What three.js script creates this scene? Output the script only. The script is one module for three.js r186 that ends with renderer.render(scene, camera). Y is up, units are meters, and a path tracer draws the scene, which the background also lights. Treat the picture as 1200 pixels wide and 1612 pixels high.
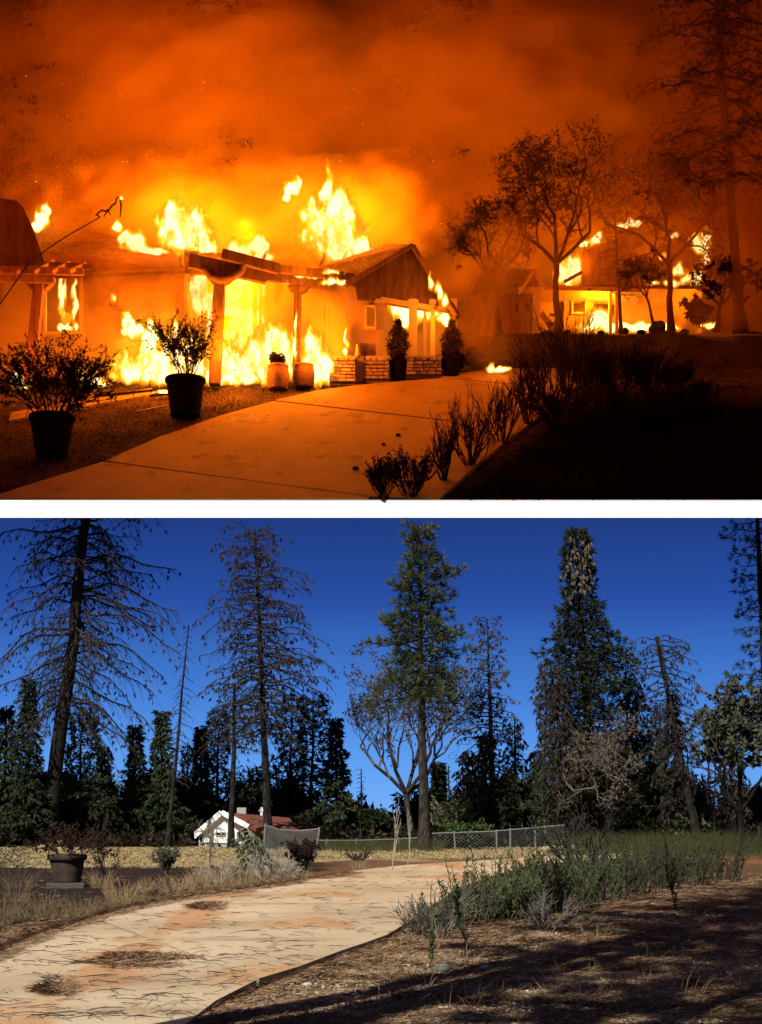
import * as THREE from 'three';
import { mergeGeometries } from 'three/addons/utils/BufferGeometryUtils.js';
import { RoundedBoxGeometry } from 'three/addons/geometries/RoundedBoxGeometry.js';
import { ImprovedNoise } from 'three/addons/math/ImprovedNoise.js';

// ---------------------------------------------------------------- camera, sky, sun, exposure
const V3 = THREE.Vector3;
const F = 2500, HY = 1300, CY = 1.67;            // lens in picture units, its axis, height of the eye
const scene = new THREE.Scene();
const camera = new THREE.PerspectiveCamera(2 * Math.atan(806 / F) * 180 / Math.PI, 1200 / 1612, 0.5, 3000);
camera.position.set(0, CY, 0);
camera.setViewOffset(1200, 1612, 0, 806 - HY, 1200, 1612);   // shifted lens: uprights stay upright
const renderer = new THREE.WebGLRenderer({ antialias: true });
renderer.toneMapping = THREE.LinearToneMapping;
const EXPOSURE = 1.5;
renderer.toneMappingExposure = EXPOSURE;
renderer.shadowMap.enabled = true;

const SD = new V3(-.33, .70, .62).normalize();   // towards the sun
const skyTex = (() => {
  const W = 256, H = 512, a = new Float32Array(W * H * 4);
  const stops = [[0, .20, .46, .95], [2, .125, .36, .90], [4.5, .062, .225, .70], [8, .021, .078, .37], [11.5, .0112, .037, .19], [30, .0108, .032, .17], [90, .0105, .028, .155]];
  for (let r = 0; r < H; r++) {
    const el = Math.max(0, (r + .5) / H * 180 - 90);
    let k = 0; while (k < stops.length - 2 && el > stops[k + 1][0]) k++;
    const A = stops[k], B = stops[k + 1], t = Math.min(1, (el - A[0]) / (B[0] - A[0]));
    for (let c = 0; c < W; c++) {
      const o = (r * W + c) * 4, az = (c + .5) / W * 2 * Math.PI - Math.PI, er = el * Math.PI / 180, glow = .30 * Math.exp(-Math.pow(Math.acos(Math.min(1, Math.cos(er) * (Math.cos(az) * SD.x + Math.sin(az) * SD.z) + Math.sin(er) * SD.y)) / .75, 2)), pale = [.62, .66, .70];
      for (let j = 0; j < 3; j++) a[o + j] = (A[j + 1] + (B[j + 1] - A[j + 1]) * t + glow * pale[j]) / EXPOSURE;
      a[o + 3] = 1;
    }
  }
  const t = new THREE.DataTexture(a, W, H, THREE.RGBAFormat, THREE.FloatType);
  t.mapping = THREE.EquirectangularReflectionMapping; t.magFilter = THREE.LinearFilter; t.needsUpdate = true;
  return t;
})();
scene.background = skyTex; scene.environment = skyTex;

const sunDir = SD;
const sun = new THREE.DirectionalLight(new THREE.Color(1, .93, .82), 4.6);
sun.position.copy(sunDir).multiplyScalar(120).add(new V3(0, 0, -40));
sun.target.position.set(0, 0, -40); sun.target.name = 'sun_target'; sun.name = 'sun';
sun.castShadow = true;
Object.assign(sun.shadow.camera, { left: -60, right: 60, top: 60, bottom: -60, near: 1, far: 260 });
sun.shadow.mapSize.set(4096, 4096);
scene.add(sun, sun.target);

// ---------------------------------------------------------------- helpers
const NZ = new ImprovedNoise(), nz = (x, y, z) => NZ.noise(x + 113.1, y + 57.7, z + 31.3);
const fbm = (x, y, z, o = 4) => { let s = 0, a = .5; for (let i = 0; i < o; i++) { s += a * nz(x, y, z); x = x * 2.03 + 7.1; y = y * 2.03 + 3.7; z = z * 2.03 + 1.9; a *= .5; } return s; };
const rng = (s) => () => { s = (s + 0x6d2b79f5) | 0; let t = Math.imul(s ^ (s >>> 15), 1 | s); t = (t + Math.imul(t ^ (t >>> 7), 61 | t)) ^ t; return ((t ^ (t >>> 14)) >>> 0) / 4294967296; };
const clamp = (x, a = 0, b = 1) => Math.min(b, Math.max(a, x)), lerp = (a, b, t) => a + (b - a) * t, smooth = (a, b, x) => { const t = clamp((x - a) / (b - a)); return t * t * (3 - 2 * t); };
const P = (x, y, d) => new V3((x - 600) * d / F, CY + (HY - y) * d / F, -d);

const used = new Map();
function numbered(n) { const k = used.get(n) ?? 0; used.set(n, k + 1); return k ? n + '_' + String(k).padStart(3, '0') : n; }
function tag(o, label, category, group) { o.userData.label = label; if (category) o.userData.category = category; if (group) o.userData.group = group; return o; }
function thing(name, label, category, pos, group) {
  const g = new THREE.Group(); g.name = numbered(name); g.position.copy(pos); scene.add(g);
  return tag(g, label, category, group);
}
const worldOf = (o) => { const p = new V3(); for (let q = o; q && q !== scene; q = q.parent) p.add(q.position); return p; };
function boxUV(g) {                                             // texture coordinates in metres, by the main direction of each face
  const p = g.attributes.position, n = g.attributes.normal, u = new Float32Array(p.count * 2);
  for (let i = 0; i < p.count; i++) {
    const ax = Math.abs(n.getX(i)), ay = Math.abs(n.getY(i)), az = Math.abs(n.getZ(i));
    if (az >= ax && az >= ay) { u[2 * i] = p.getX(i); u[2 * i + 1] = p.getY(i); } else if (ax >= ay) { u[2 * i] = p.getZ(i); u[2 * i + 1] = p.getY(i); } else { u[2 * i] = p.getX(i); u[2 * i + 1] = p.getZ(i); }
  }
  g.setAttribute('uv', new THREE.BufferAttribute(u, 2)); return g;
}
function part(name, geos, mat, parent = scene, uvw = true) {   // geometries in world axes become one named mesh under parent
  geos = [].concat(geos).map((g) => { let h = g.index ? g.toNonIndexed() : g.clone(); for (const k of Object.keys(h.attributes)) if (!['position', 'normal', 'uv', 'color'].includes(k)) h.deleteAttribute(k); if (uvw) boxUV(h); return h; });
  const g = geos.length > 1 ? mergeGeometries(geos) : geos[0];
  if (!g) throw new Error('cannot merge ' + name);
  const w = worldOf(parent); g.translate(-w.x, -w.y, -w.z);
  const m = new THREE.Mesh(g, mat); m.name = parent === scene ? numbered(name) : name; parent.add(m); return m;
}
function struct(name, geos, mat, parent = scene, uvw = true) { const m = part(name, geos, mat, parent, uvw); m.userData.kind = 'structure'; return m; }

// a flat piece with a picture-plane outline, a depth for its face (number or function of x, y) and a thickness going away from the viewer
function ex(poly, d, t) {
  const D = typeof d === 'function' ? d : () => d;
  const pts = poly.map(([x, y]) => P(x, y, D(x, y)));
  const tris = THREE.ShapeUtils.triangulateShape(poly.map(([x, y]) => new THREE.Vector2(x, -y)), []);
  const ccw = THREE.ShapeUtils.area(poly.map(([x, y]) => new THREE.Vector2(x, -y))) > 0, a = [];
  const back = pts.map((p) => p.clone().add(new V3(0, 0, -t)));
  for (const [i, j, k] of tris) {
    a.push(...(ccw ? [pts[i], pts[j], pts[k]] : [pts[i], pts[k], pts[j]]));
    a.push(...(ccw ? [back[i], back[k], back[j]] : [back[i], back[j], back[k]]));
  }
  for (let i = 0; i < pts.length; i++) {
    const j = (i + 1) % pts.length, [A, B, C, E] = ccw ? [pts[i], back[i], back[j], pts[j]] : [pts[j], back[j], back[i], pts[i]];
    a.push(A, B, C, A, C, E);
  }
  const g = new THREE.BufferGeometry(); g.setAttribute('position', new THREE.BufferAttribute(new Float32Array(a.flatMap((p) => [p.x, p.y, p.z])), 3));
  g.computeVertexNormals(); return boxUV(g);
}
const R = (x0, y0, x1, y1) => [[x0, y0], [x1, y0], [x1, y1], [x0, y1]];
function bar(a, b, w, h, roll = 0, bevel = .012) {              // a beam between two points
  const d = b.clone().sub(a), L = d.length(), g = new RoundedBoxGeometry(w, h, L, 1, Math.min(bevel, w / 3, h / 3));
  const m = new THREE.Matrix4().lookAt(a, b, new V3(0, 1, 0)); if (roll) m.multiply(new THREE.Matrix4().makeRotationZ(roll));
  g.applyMatrix4(m); const c = a.clone().add(b).multiplyScalar(.5); g.translate(c.x, c.y, c.z); return g;
}
function rbox(c, sx, sy, sz, ry = 0, bevel = .015, rx = 0, rz = 0) { const g = new RoundedBoxGeometry(sx, sy, sz, 1, Math.min(bevel, sx / 3, sy / 3, sz / 3)); g.applyMatrix4(new THREE.Matrix4().makeRotationFromEuler(new THREE.Euler(rx, ry, rz))); g.translate(c.x, c.y, c.z); return g; }

class Geo {                                                     // collects tubes and blades in world axes
  constructor() { this.p = []; this.n = []; this.u = []; this.i = []; }
  get count() { return this.p.length / 3; }
  tube(pts, rads, sides = 5, vscale = 1) {
    const b0 = this.count, T = new V3(), N = new V3(), B = new V3(), q = new V3(); let run = 0;
    N.set(1, 0, 0);
    for (let k = 0; k < pts.length; k++) {
      T.subVectors(pts[Math.min(k + 1, pts.length - 1)], pts[Math.max(k - 1, 0)]).normalize();
      if (Math.abs(T.dot(N)) > .9) N.set(Math.abs(T.x) > .8 ? 0 : 1, 0, Math.abs(T.x) > .8 ? 1 : 0);
      N.addScaledVector(T, -T.dot(N)).normalize(); B.crossVectors(T, N);
      if (k) run += pts[k].distanceTo(pts[k - 1]);
      for (let s = 0; s <= sides; s++) {
        const an = s / sides * 6.28318, c = Math.cos(an), z = Math.sin(an);
        q.set(N.x * c + B.x * z, N.y * c + B.y * z, N.z * c + B.z * z);
        const r = typeof rads[k] === 'function' ? rads[k](an) : rads[k];
        this.p.push(pts[k].x + q.x * r, pts[k].y + q.y * r, pts[k].z + q.z * r); this.n.push(q.x, q.y, q.z); this.u.push(s / sides * Math.max(.2, Math.round(r * 6.28 * 2) / 2), run * vscale);
      }
    }
    for (let k = 0; k < pts.length - 1; k++) for (let s = 0; s < sides; s++) { const a = b0 + k * (sides + 1) + s, c = a + sides + 1; this.i.push(a, a + 1, c, a + 1, c + 1, c); }
  }
  blade(o, dir, len, w, side) {                                 // a leaf or needle: a slim diamond
    const b = this.count, nx = dir.y * side.z - dir.z * side.y, ny = dir.z * side.x - dir.x * side.z, nn = dir.x * side.y - dir.y * side.x;
    const h = w / 2, m = .45 * len;
    this.p.push(o.x, o.y, o.z, o.x + dir.x * m + side.x * h, o.y + dir.y * m + side.y * h, o.z + dir.z * m + side.z * h, o.x + dir.x * len, o.y + dir.y * len, o.z + dir.z * len, o.x + dir.x * m - side.x * h, o.y + dir.y * m - side.y * h, o.z + dir.z * m - side.z * h);
    for (let k = 0; k < 4; k++) this.n.push(-nx, -ny, -nn);
    this.u.push(0, 0, 1, .5, 0, 1, 0, .5); this.i.push(b, b + 1, b + 2, b, b + 2, b + 3);
  }
  build(name, mat, parent) {
    if (!this.i.length) return null;
    const g = new THREE.BufferGeometry(), w = worldOf(parent), p = new Float32Array(this.p);
    for (let k = 0; k < p.length; k += 3) { p[k] -= w.x; p[k + 1] -= w.y; p[k + 2] -= w.z; }
    g.setAttribute('position', new THREE.BufferAttribute(p, 3)); g.setAttribute('normal', new THREE.BufferAttribute(new Float32Array(this.n), 3)); g.setAttribute('uv', new THREE.BufferAttribute(new Float32Array(this.u), 2));
    g.setIndex(new THREE.BufferAttribute(new Uint32Array(this.i), 1));
    const m = new THREE.Mesh(g, mat); m.name = parent === scene ? numbered(name) : name; parent.add(m); return m;
  }
}
const rdir = (r) => { const z = r() * 2 - 1, a = r() * 6.28318, s = Math.sqrt(1 - z * z); return new V3(s * Math.cos(a), z, s * Math.sin(a)); };
const sideOf = (d, r) => { const q = rdir(r); q.addScaledVector(d, -q.dot(d)); return q.lengthSq() < 1e-5 ? new V3(1, 0, 0) : q.normalize(); };

// ---------------------------------------------------------------- textures and materials
const hash = (x, y, s) => { let h = Math.imul(x, 374761393) ^ Math.imul(y, 668265263) ^ Math.imul(s, 974711); h = Math.imul(h ^ (h >>> 13), 1274126177); return ((h ^ (h >>> 16)) >>> 0) / 4294967296; };
const tn = (u, v, px, py, s) => { const x = u * px, y = v * py, ix = Math.floor(x), iy = Math.floor(y), a = x - ix, b = y - iy, fa = a * a * (3 - 2 * a), fb = b * b * (3 - 2 * b), w = (i, j) => hash(((i % px) + px) % px, ((j % py) + py) % py, s); return lerp(lerp(w(ix, iy), w(ix + 1, iy), fa), lerp(w(ix, iy + 1), w(ix + 1, iy + 1), fa), fb); };
const tf = (u, v, px, py, s, o = 4) => { let r = 0, a = .5, t = 0; for (let i = 0; i < o; i++) { r += a * tn(u, v, px << i, py << i, s + i); t += a; a *= .5; } return r / t; };
const toS = (c) => Math.round(255 * clamp(c <= .0031308 ? 12.92 * c : 1.055 * Math.pow(c, 1 / 2.4) - .055));
function tex(W, H, fn, metres = 1, srgb = true, my) {
  const a = new Uint8Array(W * H * 4);
  for (let y = 0; y < H; y++) for (let x = 0; x < W; x++) { const c = fn((x + .5) / W, (y + .5) / H), o = (y * W + x) * 4; for (let k = 0; k < 3; k++) a[o + k] = srgb ? toS(c[k]) : Math.round(255 * clamp(c[k])); a[o + 3] = 255; }
  const t = new THREE.DataTexture(a, W, H); t.wrapS = t.wrapT = THREE.RepeatWrapping; t.magFilter = THREE.LinearFilter; t.minFilter = THREE.LinearMipmapLinearFilter; t.generateMipmaps = true;
  if (srgb) t.colorSpace = THREE.SRGBColorSpace; t.repeat.set(1 / metres, 1 / (my ?? metres)); t.needsUpdate = true; return t;
}
const mixc = (a, b, t) => [lerp(a[0], b[0], t), lerp(a[1], b[1], t), lerp(a[2], b[2], t)];
const gray = (fn) => (u, v) => { const g = fn(u, v); return [g, g, g]; };
const std = (o) => new THREE.MeshPhysicalMaterial({ roughness: .92, specularIntensity: o.metalness ? 1 : .3, side: THREE.DoubleSide, ...o });
const dull = (o) => std({ roughness: 1, specularIntensity: .04, ...o });
const col = (r, g, b) => new THREE.Color().setRGB(r, g, b);
const bumpNoise = tex(256, 256, gray((u, v) => tf(u, v, 16, 16, 3, 4)), 1, false);
const bumpAt = (m) => { const t = bumpNoise.clone(); t.repeat.set(1 / m, 1 / m); t.needsUpdate = true; return t; };
const barkTex = tex(256, 512, (u, v) => { const f = tf(u, v, 10, 5, 21, 4), c = tf(u, v, 24, 10, 8, 3), k = Math.abs(tf(u, v, 8, 4, 40, 3) - .5) * 2; return mixc([.006, .005, .005], [.062, .054, .047], clamp(Math.pow(f, 1.6) * 1.1 * (.35 + .9 * k) + (c - .5) * .3)); }, 1, true, 1.2);
const barkBump = tex(256, 512, gray((u, v) => Math.abs(tf(u, v, 8, 4, 40, 3) - .5) * 1.4 + .3 * tf(u, v, 24, 10, 8, 3)), 1, false, 1.2);
const M = {
  bark: std({ map: barkTex, bumpMap: barkBump, bumpScale: .04 }),
  barkGrey: std({ map: barkTex, color: col(1.9, 1.8, 1.7), bumpMap: barkBump, bumpScale: .04 }),
  char: std({ map: barkTex, color: col(.42, .38, .36), bumpMap: barkBump, bumpScale: .03 }),
  twig: std({ color: col(.035, .029, .025) }), twigGrey: std({ color: col(.13, .115, .10) }), twigPale: std({ color: col(.30, .27, .22) }),
  needle: std({ color: col(.050, .066, .022), roughness: .75 }), needleDark: std({ color: col(.020, .029, .013), roughness: .8 }), fir: std({ color: col(.026, .042, .016), roughness: .8 }),
  needleDead: std({ color: col(.030, .024, .018) }), needleBrown: std({ color: col(.058, .044, .030) }), leafGrey: std({ color: col(.055, .060, .040) }),
  leafBrown: std({ color: col(.085, .066, .050) }), leafGreen: std({ color: col(.045, .075, .022), roughness: .7 }), leafPale: std({ color: col(.15, .17, .09) }), leafRed: std({ color: col(.032, .009, .007) }),
  white: std({ color: col(.84, .84, .83), roughness: .7, bumpMap: bumpAt(.6), bumpScale: .004 }),
};

// ================================================================= THE UPPER TERRACE, ON FIRE
const Y0 = 513 / F * 60 + CY, DF = 60;                          // height and distance of its front edge
const plane = (d) => Y0 + .6 * (d - 60);
function upper(X, d) {                                          // ground of the terrace
  const x = 600 + X / d * F, b = smooth(715, 800, x);
  if (d <= 76) return plane(d);
  const base = plane(76);
  return d < 78.5 ? base + (d - 76) * lerp(.3, 1.0, b) : base + 2.5 * lerp(.3, 1, b) + (d - 78.5) * .3;
}
const dTop = (y) => (Y0 - CY - 36) / ((HY - y) / F - .6);        // where a picture row meets the terrace ground
const PT = (x, y, up = 0) => { const p = P(x, y, dTop(y)); p.y += up; return p; };

const soilTex = tex(512, 512, (u, v) => { const a = tf(u, v, 8, 8, 5, 5), b = tf(u, v, 64, 64, 9, 3), c = tf(u, v, 3, 3, 12, 3); return mixc([.02, .011, .006], [.20, .115, .06], clamp(.25 * a + .75 * Math.pow(b, 2.2) + (c - .5) * .4)); }, 3);
const mSoil = dull({ map: soilTex, vertexColors: true, bumpMap: bumpAt(.8), bumpScale: .06 });
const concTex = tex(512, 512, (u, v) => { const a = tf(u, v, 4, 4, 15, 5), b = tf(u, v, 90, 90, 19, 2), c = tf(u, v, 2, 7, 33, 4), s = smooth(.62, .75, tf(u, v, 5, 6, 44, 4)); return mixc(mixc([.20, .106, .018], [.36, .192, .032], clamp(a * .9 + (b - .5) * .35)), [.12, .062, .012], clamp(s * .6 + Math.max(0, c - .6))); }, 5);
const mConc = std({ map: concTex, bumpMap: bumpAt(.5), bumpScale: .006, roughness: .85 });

{ // terrace ground, body and edge
  const NX = 150, ND = 150, W = 26, g = new THREE.PlaneGeometry(1, 1, NX, ND), p = g.attributes.position, c = new Float32Array(p.count * 3), r = rng(4);
  for (let j = 0; j <= ND; j++) for (let i = 0; i <= NX; i++) {
    const k = j * (NX + 1) + i, X = -W + 2 * W * i / NX, d = DF + 38 * Math.pow(j / ND, 1.3), x = 600 + X / d * F, y = HY - (upper(X, d) - CY) / d * F;
    const rough = (.10 * fbm(X * 1.3, d * 1.3, 2) + .25 * fbm(X * .3, d * .3, 9)) * smooth(60, 61, d);
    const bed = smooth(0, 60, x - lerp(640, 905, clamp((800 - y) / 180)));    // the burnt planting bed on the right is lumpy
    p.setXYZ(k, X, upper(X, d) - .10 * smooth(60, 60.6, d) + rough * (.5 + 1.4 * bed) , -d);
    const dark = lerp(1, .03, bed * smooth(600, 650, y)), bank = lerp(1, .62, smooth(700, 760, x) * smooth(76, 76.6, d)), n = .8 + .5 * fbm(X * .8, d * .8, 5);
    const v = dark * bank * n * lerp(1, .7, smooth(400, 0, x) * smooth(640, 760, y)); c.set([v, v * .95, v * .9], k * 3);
  }
  g.setAttribute('color', new THREE.BufferAttribute(c, 3));
  const u = g.attributes.uv; for (let k = 0; k < p.count; k++) u.setXY(k, p.getX(k), p.getZ(k));
  g.computeVertexNormals();
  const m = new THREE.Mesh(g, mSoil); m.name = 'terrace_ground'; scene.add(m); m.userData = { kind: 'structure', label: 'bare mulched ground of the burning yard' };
  // the body under it, with its white edge towards the viewer
  const th = 28 / F * 60, prof = [[60, Y0], [60, Y0 - th], [98, Y0 - th + .3 * 38], [98, plane(76) + 4], [77, plane(76) - .4], [60.5, Y0 - .15]];
  const tri = (pr, x0, x1) => { const s = new THREE.Shape(pr.map(([d, y]) => new THREE.Vector2(d, y))), e = new THREE.ExtrudeGeometry(s, { depth: x1 - x0, bevelEnabled: true, bevelSize: .012, bevelThickness: .012, bevelOffset: -.012, bevelSegments: 1 }); e.applyMatrix4(new THREE.Matrix4().makeRotationY(Math.PI / 2)); e.translate(x0, 0, 0); return e; };
  const t = struct('terrace', tri(prof, -26, 26), M.white); t.userData.label = 'white rendered edge of the upper terrace';
  for (const s of [-1, 1]) { const w = part('retaining_wall', rbox(new V3(s * 23, 7.6, -70), 3, 15.2, 15), M.white); tag(w, s < 0 ? 'tall white wall holding up the left end of the terrace' : 'tall white wall holding up the right end of the terrace', 'wall'); }
}

function draped(poly, point, up, thick) {                       // a slab laid on the ground under a picture outline
  const top = poly.map(([x, y]) => point(x, y, up)), bot = poly.map(([x, y]) => point(x, y, up - thick));
  const v2 = top.map((p) => new THREE.Vector2(p.x, p.z)), tris = THREE.ShapeUtils.triangulateShape(v2, []), ccw = THREE.ShapeUtils.area(v2) > 0, a = [];
  for (const [i, j, k] of tris) a.push(...(ccw ? [top[i], top[k], top[j]] : [top[i], top[j], top[k]]));
  for (let i = 0; i < top.length; i++) { const j = (i + 1) % top.length; a.push(...(ccw ? [top[i], top[j], bot[j], top[i], bot[j], bot[i]] : [top[j], top[i], bot[i], top[j], bot[i], bot[j]])); }
  const g = new THREE.BufferGeometry(); g.setAttribute('position', new THREE.BufferAttribute(new Float32Array(a.flatMap((p) => [p.x, p.y, p.z])), 3)); g.computeVertexNormals(); return boxUV(g);
}
{ // concrete drive of the upper yard, in panels with open joints
  const t = thing('driveway', 'concrete driveway curving up to the burning house', null, PT(400, 700)); delete t.userData.category; t.userData.kind = 'structure';
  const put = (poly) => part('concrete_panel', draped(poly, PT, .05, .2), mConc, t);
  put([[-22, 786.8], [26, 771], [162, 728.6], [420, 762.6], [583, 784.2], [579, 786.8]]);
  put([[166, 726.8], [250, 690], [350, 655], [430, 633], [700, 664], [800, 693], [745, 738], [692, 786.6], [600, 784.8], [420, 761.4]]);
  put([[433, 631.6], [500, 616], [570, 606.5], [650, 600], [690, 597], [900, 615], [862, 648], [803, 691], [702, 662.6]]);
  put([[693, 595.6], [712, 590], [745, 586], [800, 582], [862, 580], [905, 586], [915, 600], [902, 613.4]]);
}

// ---------------------------------------------------------------- house pieces
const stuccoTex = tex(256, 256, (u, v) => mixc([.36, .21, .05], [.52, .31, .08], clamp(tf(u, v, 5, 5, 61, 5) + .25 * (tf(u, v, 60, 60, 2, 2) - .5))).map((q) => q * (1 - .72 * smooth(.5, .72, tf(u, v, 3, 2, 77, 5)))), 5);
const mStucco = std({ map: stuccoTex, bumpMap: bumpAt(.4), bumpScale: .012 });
const woodTex = tex(256, 512, (u, v) => { const w = tf(u, v, 40, 3, 71, 4), k = tf(u, v, 5, 2, 73, 3); return mixc([.05, .022, .010], [.26, .13, .055], clamp(w * .8 + (k - .4) * .6)); }, .8, true, 1.6);
const mWood = std({ map: woodTex, bumpMap: bumpAt(.3), bumpScale: .015 }), mWoodPale = std({ map: woodTex, color: col(2.0, 1.8, 1.6), bumpMap: bumpAt(.3), bumpScale: .015 });
const mTrim = std({ color: col(.55, .36, .10), bumpMap: bumpAt(.3), bumpScale: .006 });
const shTex = tex(512, 512, (u, v) => { const row = Math.floor(v * 12), c = hash(Math.floor(u * 16 + (row % 2) * .5 + hash(row, 1, 2)), row, 7), e = (v * 12) % 1; return mixc([.06, .03, .014], [.19, .095, .042], clamp(c * .6 + .4 * tf(u, v, 30, 30, 5, 3)) * (e < .12 ? .3 : 1)); }, 2.4);
const mShingle = std({ map: shTex, bumpMap: bumpAt(.3), bumpScale: .02 });
const mSiding = std({ map: woodTex, color: col(.75, .7, .6) });
const mCharred = std({ color: col(.018, .010, .006), bumpMap: bumpAt(.4), bumpScale: .03 });
const mGlass = new THREE.MeshPhysicalMaterial({ color: col(.9, .9, .9), transmission: 1, thickness: 0, roughness: .04, side: THREE.DoubleSide });
const mStones = [0, 1, 2, 3].map((k) => std({ color: col(.33 + .09 * k, .20 + .06 * k, .09 + .03 * k), bumpMap: bumpAt(.25), bumpScale: .03 }));
const mMortar = std({ color: col(.13, .08, .04) });

function stoneWall(label, x0, x1, y0, y1, d, seed, mats, th = .42) {
  const D = typeof d === 'function' ? d : () => d, r = rng(seed), t = thing('stone_wall', label, 'stone wall', P((x0 + x1) / 2, y1, D((x0 + x1) / 2)));
  part('mortar', ex(R(x0 + 1, y0 + 3, x1 - 1, y1 + 6), (x) => D(x) + .05, th - .08), mMortar, t);
  const rows = Math.max(4, Math.round((y1 - y0) / 5.6)), hh = (y1 - y0) / rows;
  part('capstone', ex(R(x0 - 2, y0 - 3, x1 + 2, y0 + .4), (x) => D(x) - .06, th + .1), mats[2], t);
  for (let k = 0; k < rows; k++) {
    let x = x0 - (k % 2) * 5 * r();
    while (x < x1 - 2) {
      const w = 8 + 11 * r(), a = Math.max(x0, x) + .45, b = Math.min(x1, x + w) - .45; x += w;
      if (b - a < 2) continue;
      const yy = y0 + k * hh + .5, p = P((a + b) / 2, yy + hh / 2 - .4, D((a + b) / 2)), m = D(a) / F;
      part('stone', rbox(p.add(new V3(0, 0, -.12 + .05 * r())), (b - a) * m, (hh - .9) * m, .3, 0, .03), mats[Math.floor(r() * mats.length)], t);
    }
  }
  return t;
}

const HD = (x) => 74.7 - .0006 * (x - 300);                      // distance of the main front
{ // ------------------------------------------------------------ the main house
  const t = thing('burning_house', 'low stucco house with a shingled gable porch wing, burning through its roof and doors', 'house', P(420, 597, 75));
  // front wall in pieces round its openings
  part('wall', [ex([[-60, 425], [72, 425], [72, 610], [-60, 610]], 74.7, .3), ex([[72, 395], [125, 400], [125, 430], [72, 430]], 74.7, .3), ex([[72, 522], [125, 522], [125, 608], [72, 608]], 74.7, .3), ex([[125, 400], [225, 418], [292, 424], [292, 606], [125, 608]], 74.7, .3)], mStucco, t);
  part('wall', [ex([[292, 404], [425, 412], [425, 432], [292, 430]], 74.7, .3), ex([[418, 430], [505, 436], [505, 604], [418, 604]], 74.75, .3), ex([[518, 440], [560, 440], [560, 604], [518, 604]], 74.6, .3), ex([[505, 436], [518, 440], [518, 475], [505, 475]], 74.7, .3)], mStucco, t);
  // door panels standing left of the great opening, and battens
  for (const x of [228, 249, 270]) part('door_panel', ex(R(x, 452, x + 18, 596), 74.62, .06), mWoodPale, t);
  for (const [x, w] of [[425, 8], [398, 6], [408, 4]]) part('door_frame', ex(R(x, 436, x + w, 600), 74.5, .16), mTrim, t);
  part('door_frame', ex(R(290, 428, 295, 600), 74.55, .2), mTrim, t);
  for (const [x, w] of [[506, 3], [513, 4]]) part('side_light_frame', ex(R(x, 474, x + w, 560), 74.5, .12), mTrim, t);
  // rooms behind: floor, back wall, ceiling
  for (const g of [ex(R(285, 400, 470, 620), 78.4, .2), ex([[284, 400], [286, 400], [286, 620], [284, 620]], 75, 3.2), ex(R(560, 470, 720, 590), 78.6, .2), ex(R(60, 420, 140, 540), 77.2, .2)]) part('room_wall', g, mStucco, t);
  // left window with its burning blinds
  const w = part('window', [ex(R(68, 424, 72, 526), 74.55, .24), ex(R(125, 424, 130, 526), 74.55, .24), ex(R(72, 424, 125, 429), 74.55, .24), ex(R(66, 522, 132, 527), 74.45, .34)], mTrim, t);
  part('pane', ex(R(73, 430, 124, 521), 74.75, .01), mGlass, w);
  // small window of the gable wing
  const sw = part('window', [ex(R(574, 481, 577, 516), 73.72, .2), ex(R(590, 481, 592, 516), 73.72, .2), ex(R(574, 480, 592, 483), 73.72, .2), ex(R(573, 514, 593, 517), 73.68, .24)], mTrim, t);
  part('pane', ex(R(577, 483, 590, 514), 73.86, .01), mGlass, sw);
  part('light_switch_plate', ex(R(567, 540, 578, 560), 73.76, .05), mWood, t);
  // wing: front wall left of the porch, gable, columns, beam
  const WD = (x) => 73.8 + (x - 553) * .009;
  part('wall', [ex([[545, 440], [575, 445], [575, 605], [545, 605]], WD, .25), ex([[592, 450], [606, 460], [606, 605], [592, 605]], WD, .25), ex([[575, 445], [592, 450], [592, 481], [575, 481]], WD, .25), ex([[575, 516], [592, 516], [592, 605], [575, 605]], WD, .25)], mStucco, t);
  part('gable', ex([[548, 446], [649, 390], [690, 462], [690, 486], [605, 470], [563, 470], [560, 452]], (x) => WD(x) - .25, .25), mSiding, t);
  part('porch_beam', ex([[600, 467], [690, 482], [690, 490], [600, 475]], (x) => WD(x) - .3, .35), mTrim, t);
  for (const [a, b] of [[592, 606], [644, 657], [678, 685]]) { const c = part('column', ex(R(a, 470, b, 566), (x) => WD(x) - .28, .3), mTrim, t); part('capital', ex(R(a - 2, 472, b + 2, 478), (x) => WD(x) - .33, .4), mTrim, c); }
  part('column', ex(R(667, 490, 672, 566), 76.4, .2), mTrim, t);
  // roofs
  const roofq = (pts) => { const v = pts.map(([x, y, d]) => P(x, y, d)), g = new THREE.BufferGeometry(), up = new V3(0, -.16, -.02), a = []; const q = (A, B, C, E) => a.push(A, B, C, A, C, E); const lo = v.map((p) => p.clone().add(up)); q(...v); q(lo[3], lo[2], lo[1], lo[0]); for (let i = 0; i < 4; i++) q(v[i], lo[i], lo[(i + 1) % 4], v[(i + 1) % 4]); g.setAttribute('position', new THREE.BufferAttribute(new Float32Array(a.flatMap((p) => [p.x, p.y, p.z])), 3)); g.computeVertexNormals(); const uv = []; for (let i = 0; i < a.length; i++) uv.push(a[i].clone().sub(v[0]).dot(v[1].clone().sub(v[0]).normalize()), a[i].clone().sub(v[0]).dot(v[3].clone().sub(v[0]).normalize())); g.setAttribute('uv', new THREE.BufferAttribute(new Float32Array(uv), 2)); return g; };
  part('roof', roofq([[490, 424, 74.6], [546, 447, 73.3], [652, 384, 73.9], [612, 384, 76.5]]), mShingle, t, false);
  part('roof', roofq([[648, 384, 73.6], [719, 499, 74.3], [724, 492, 76.8], [640, 384, 76.6]]), mShingle, t, false);
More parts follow.
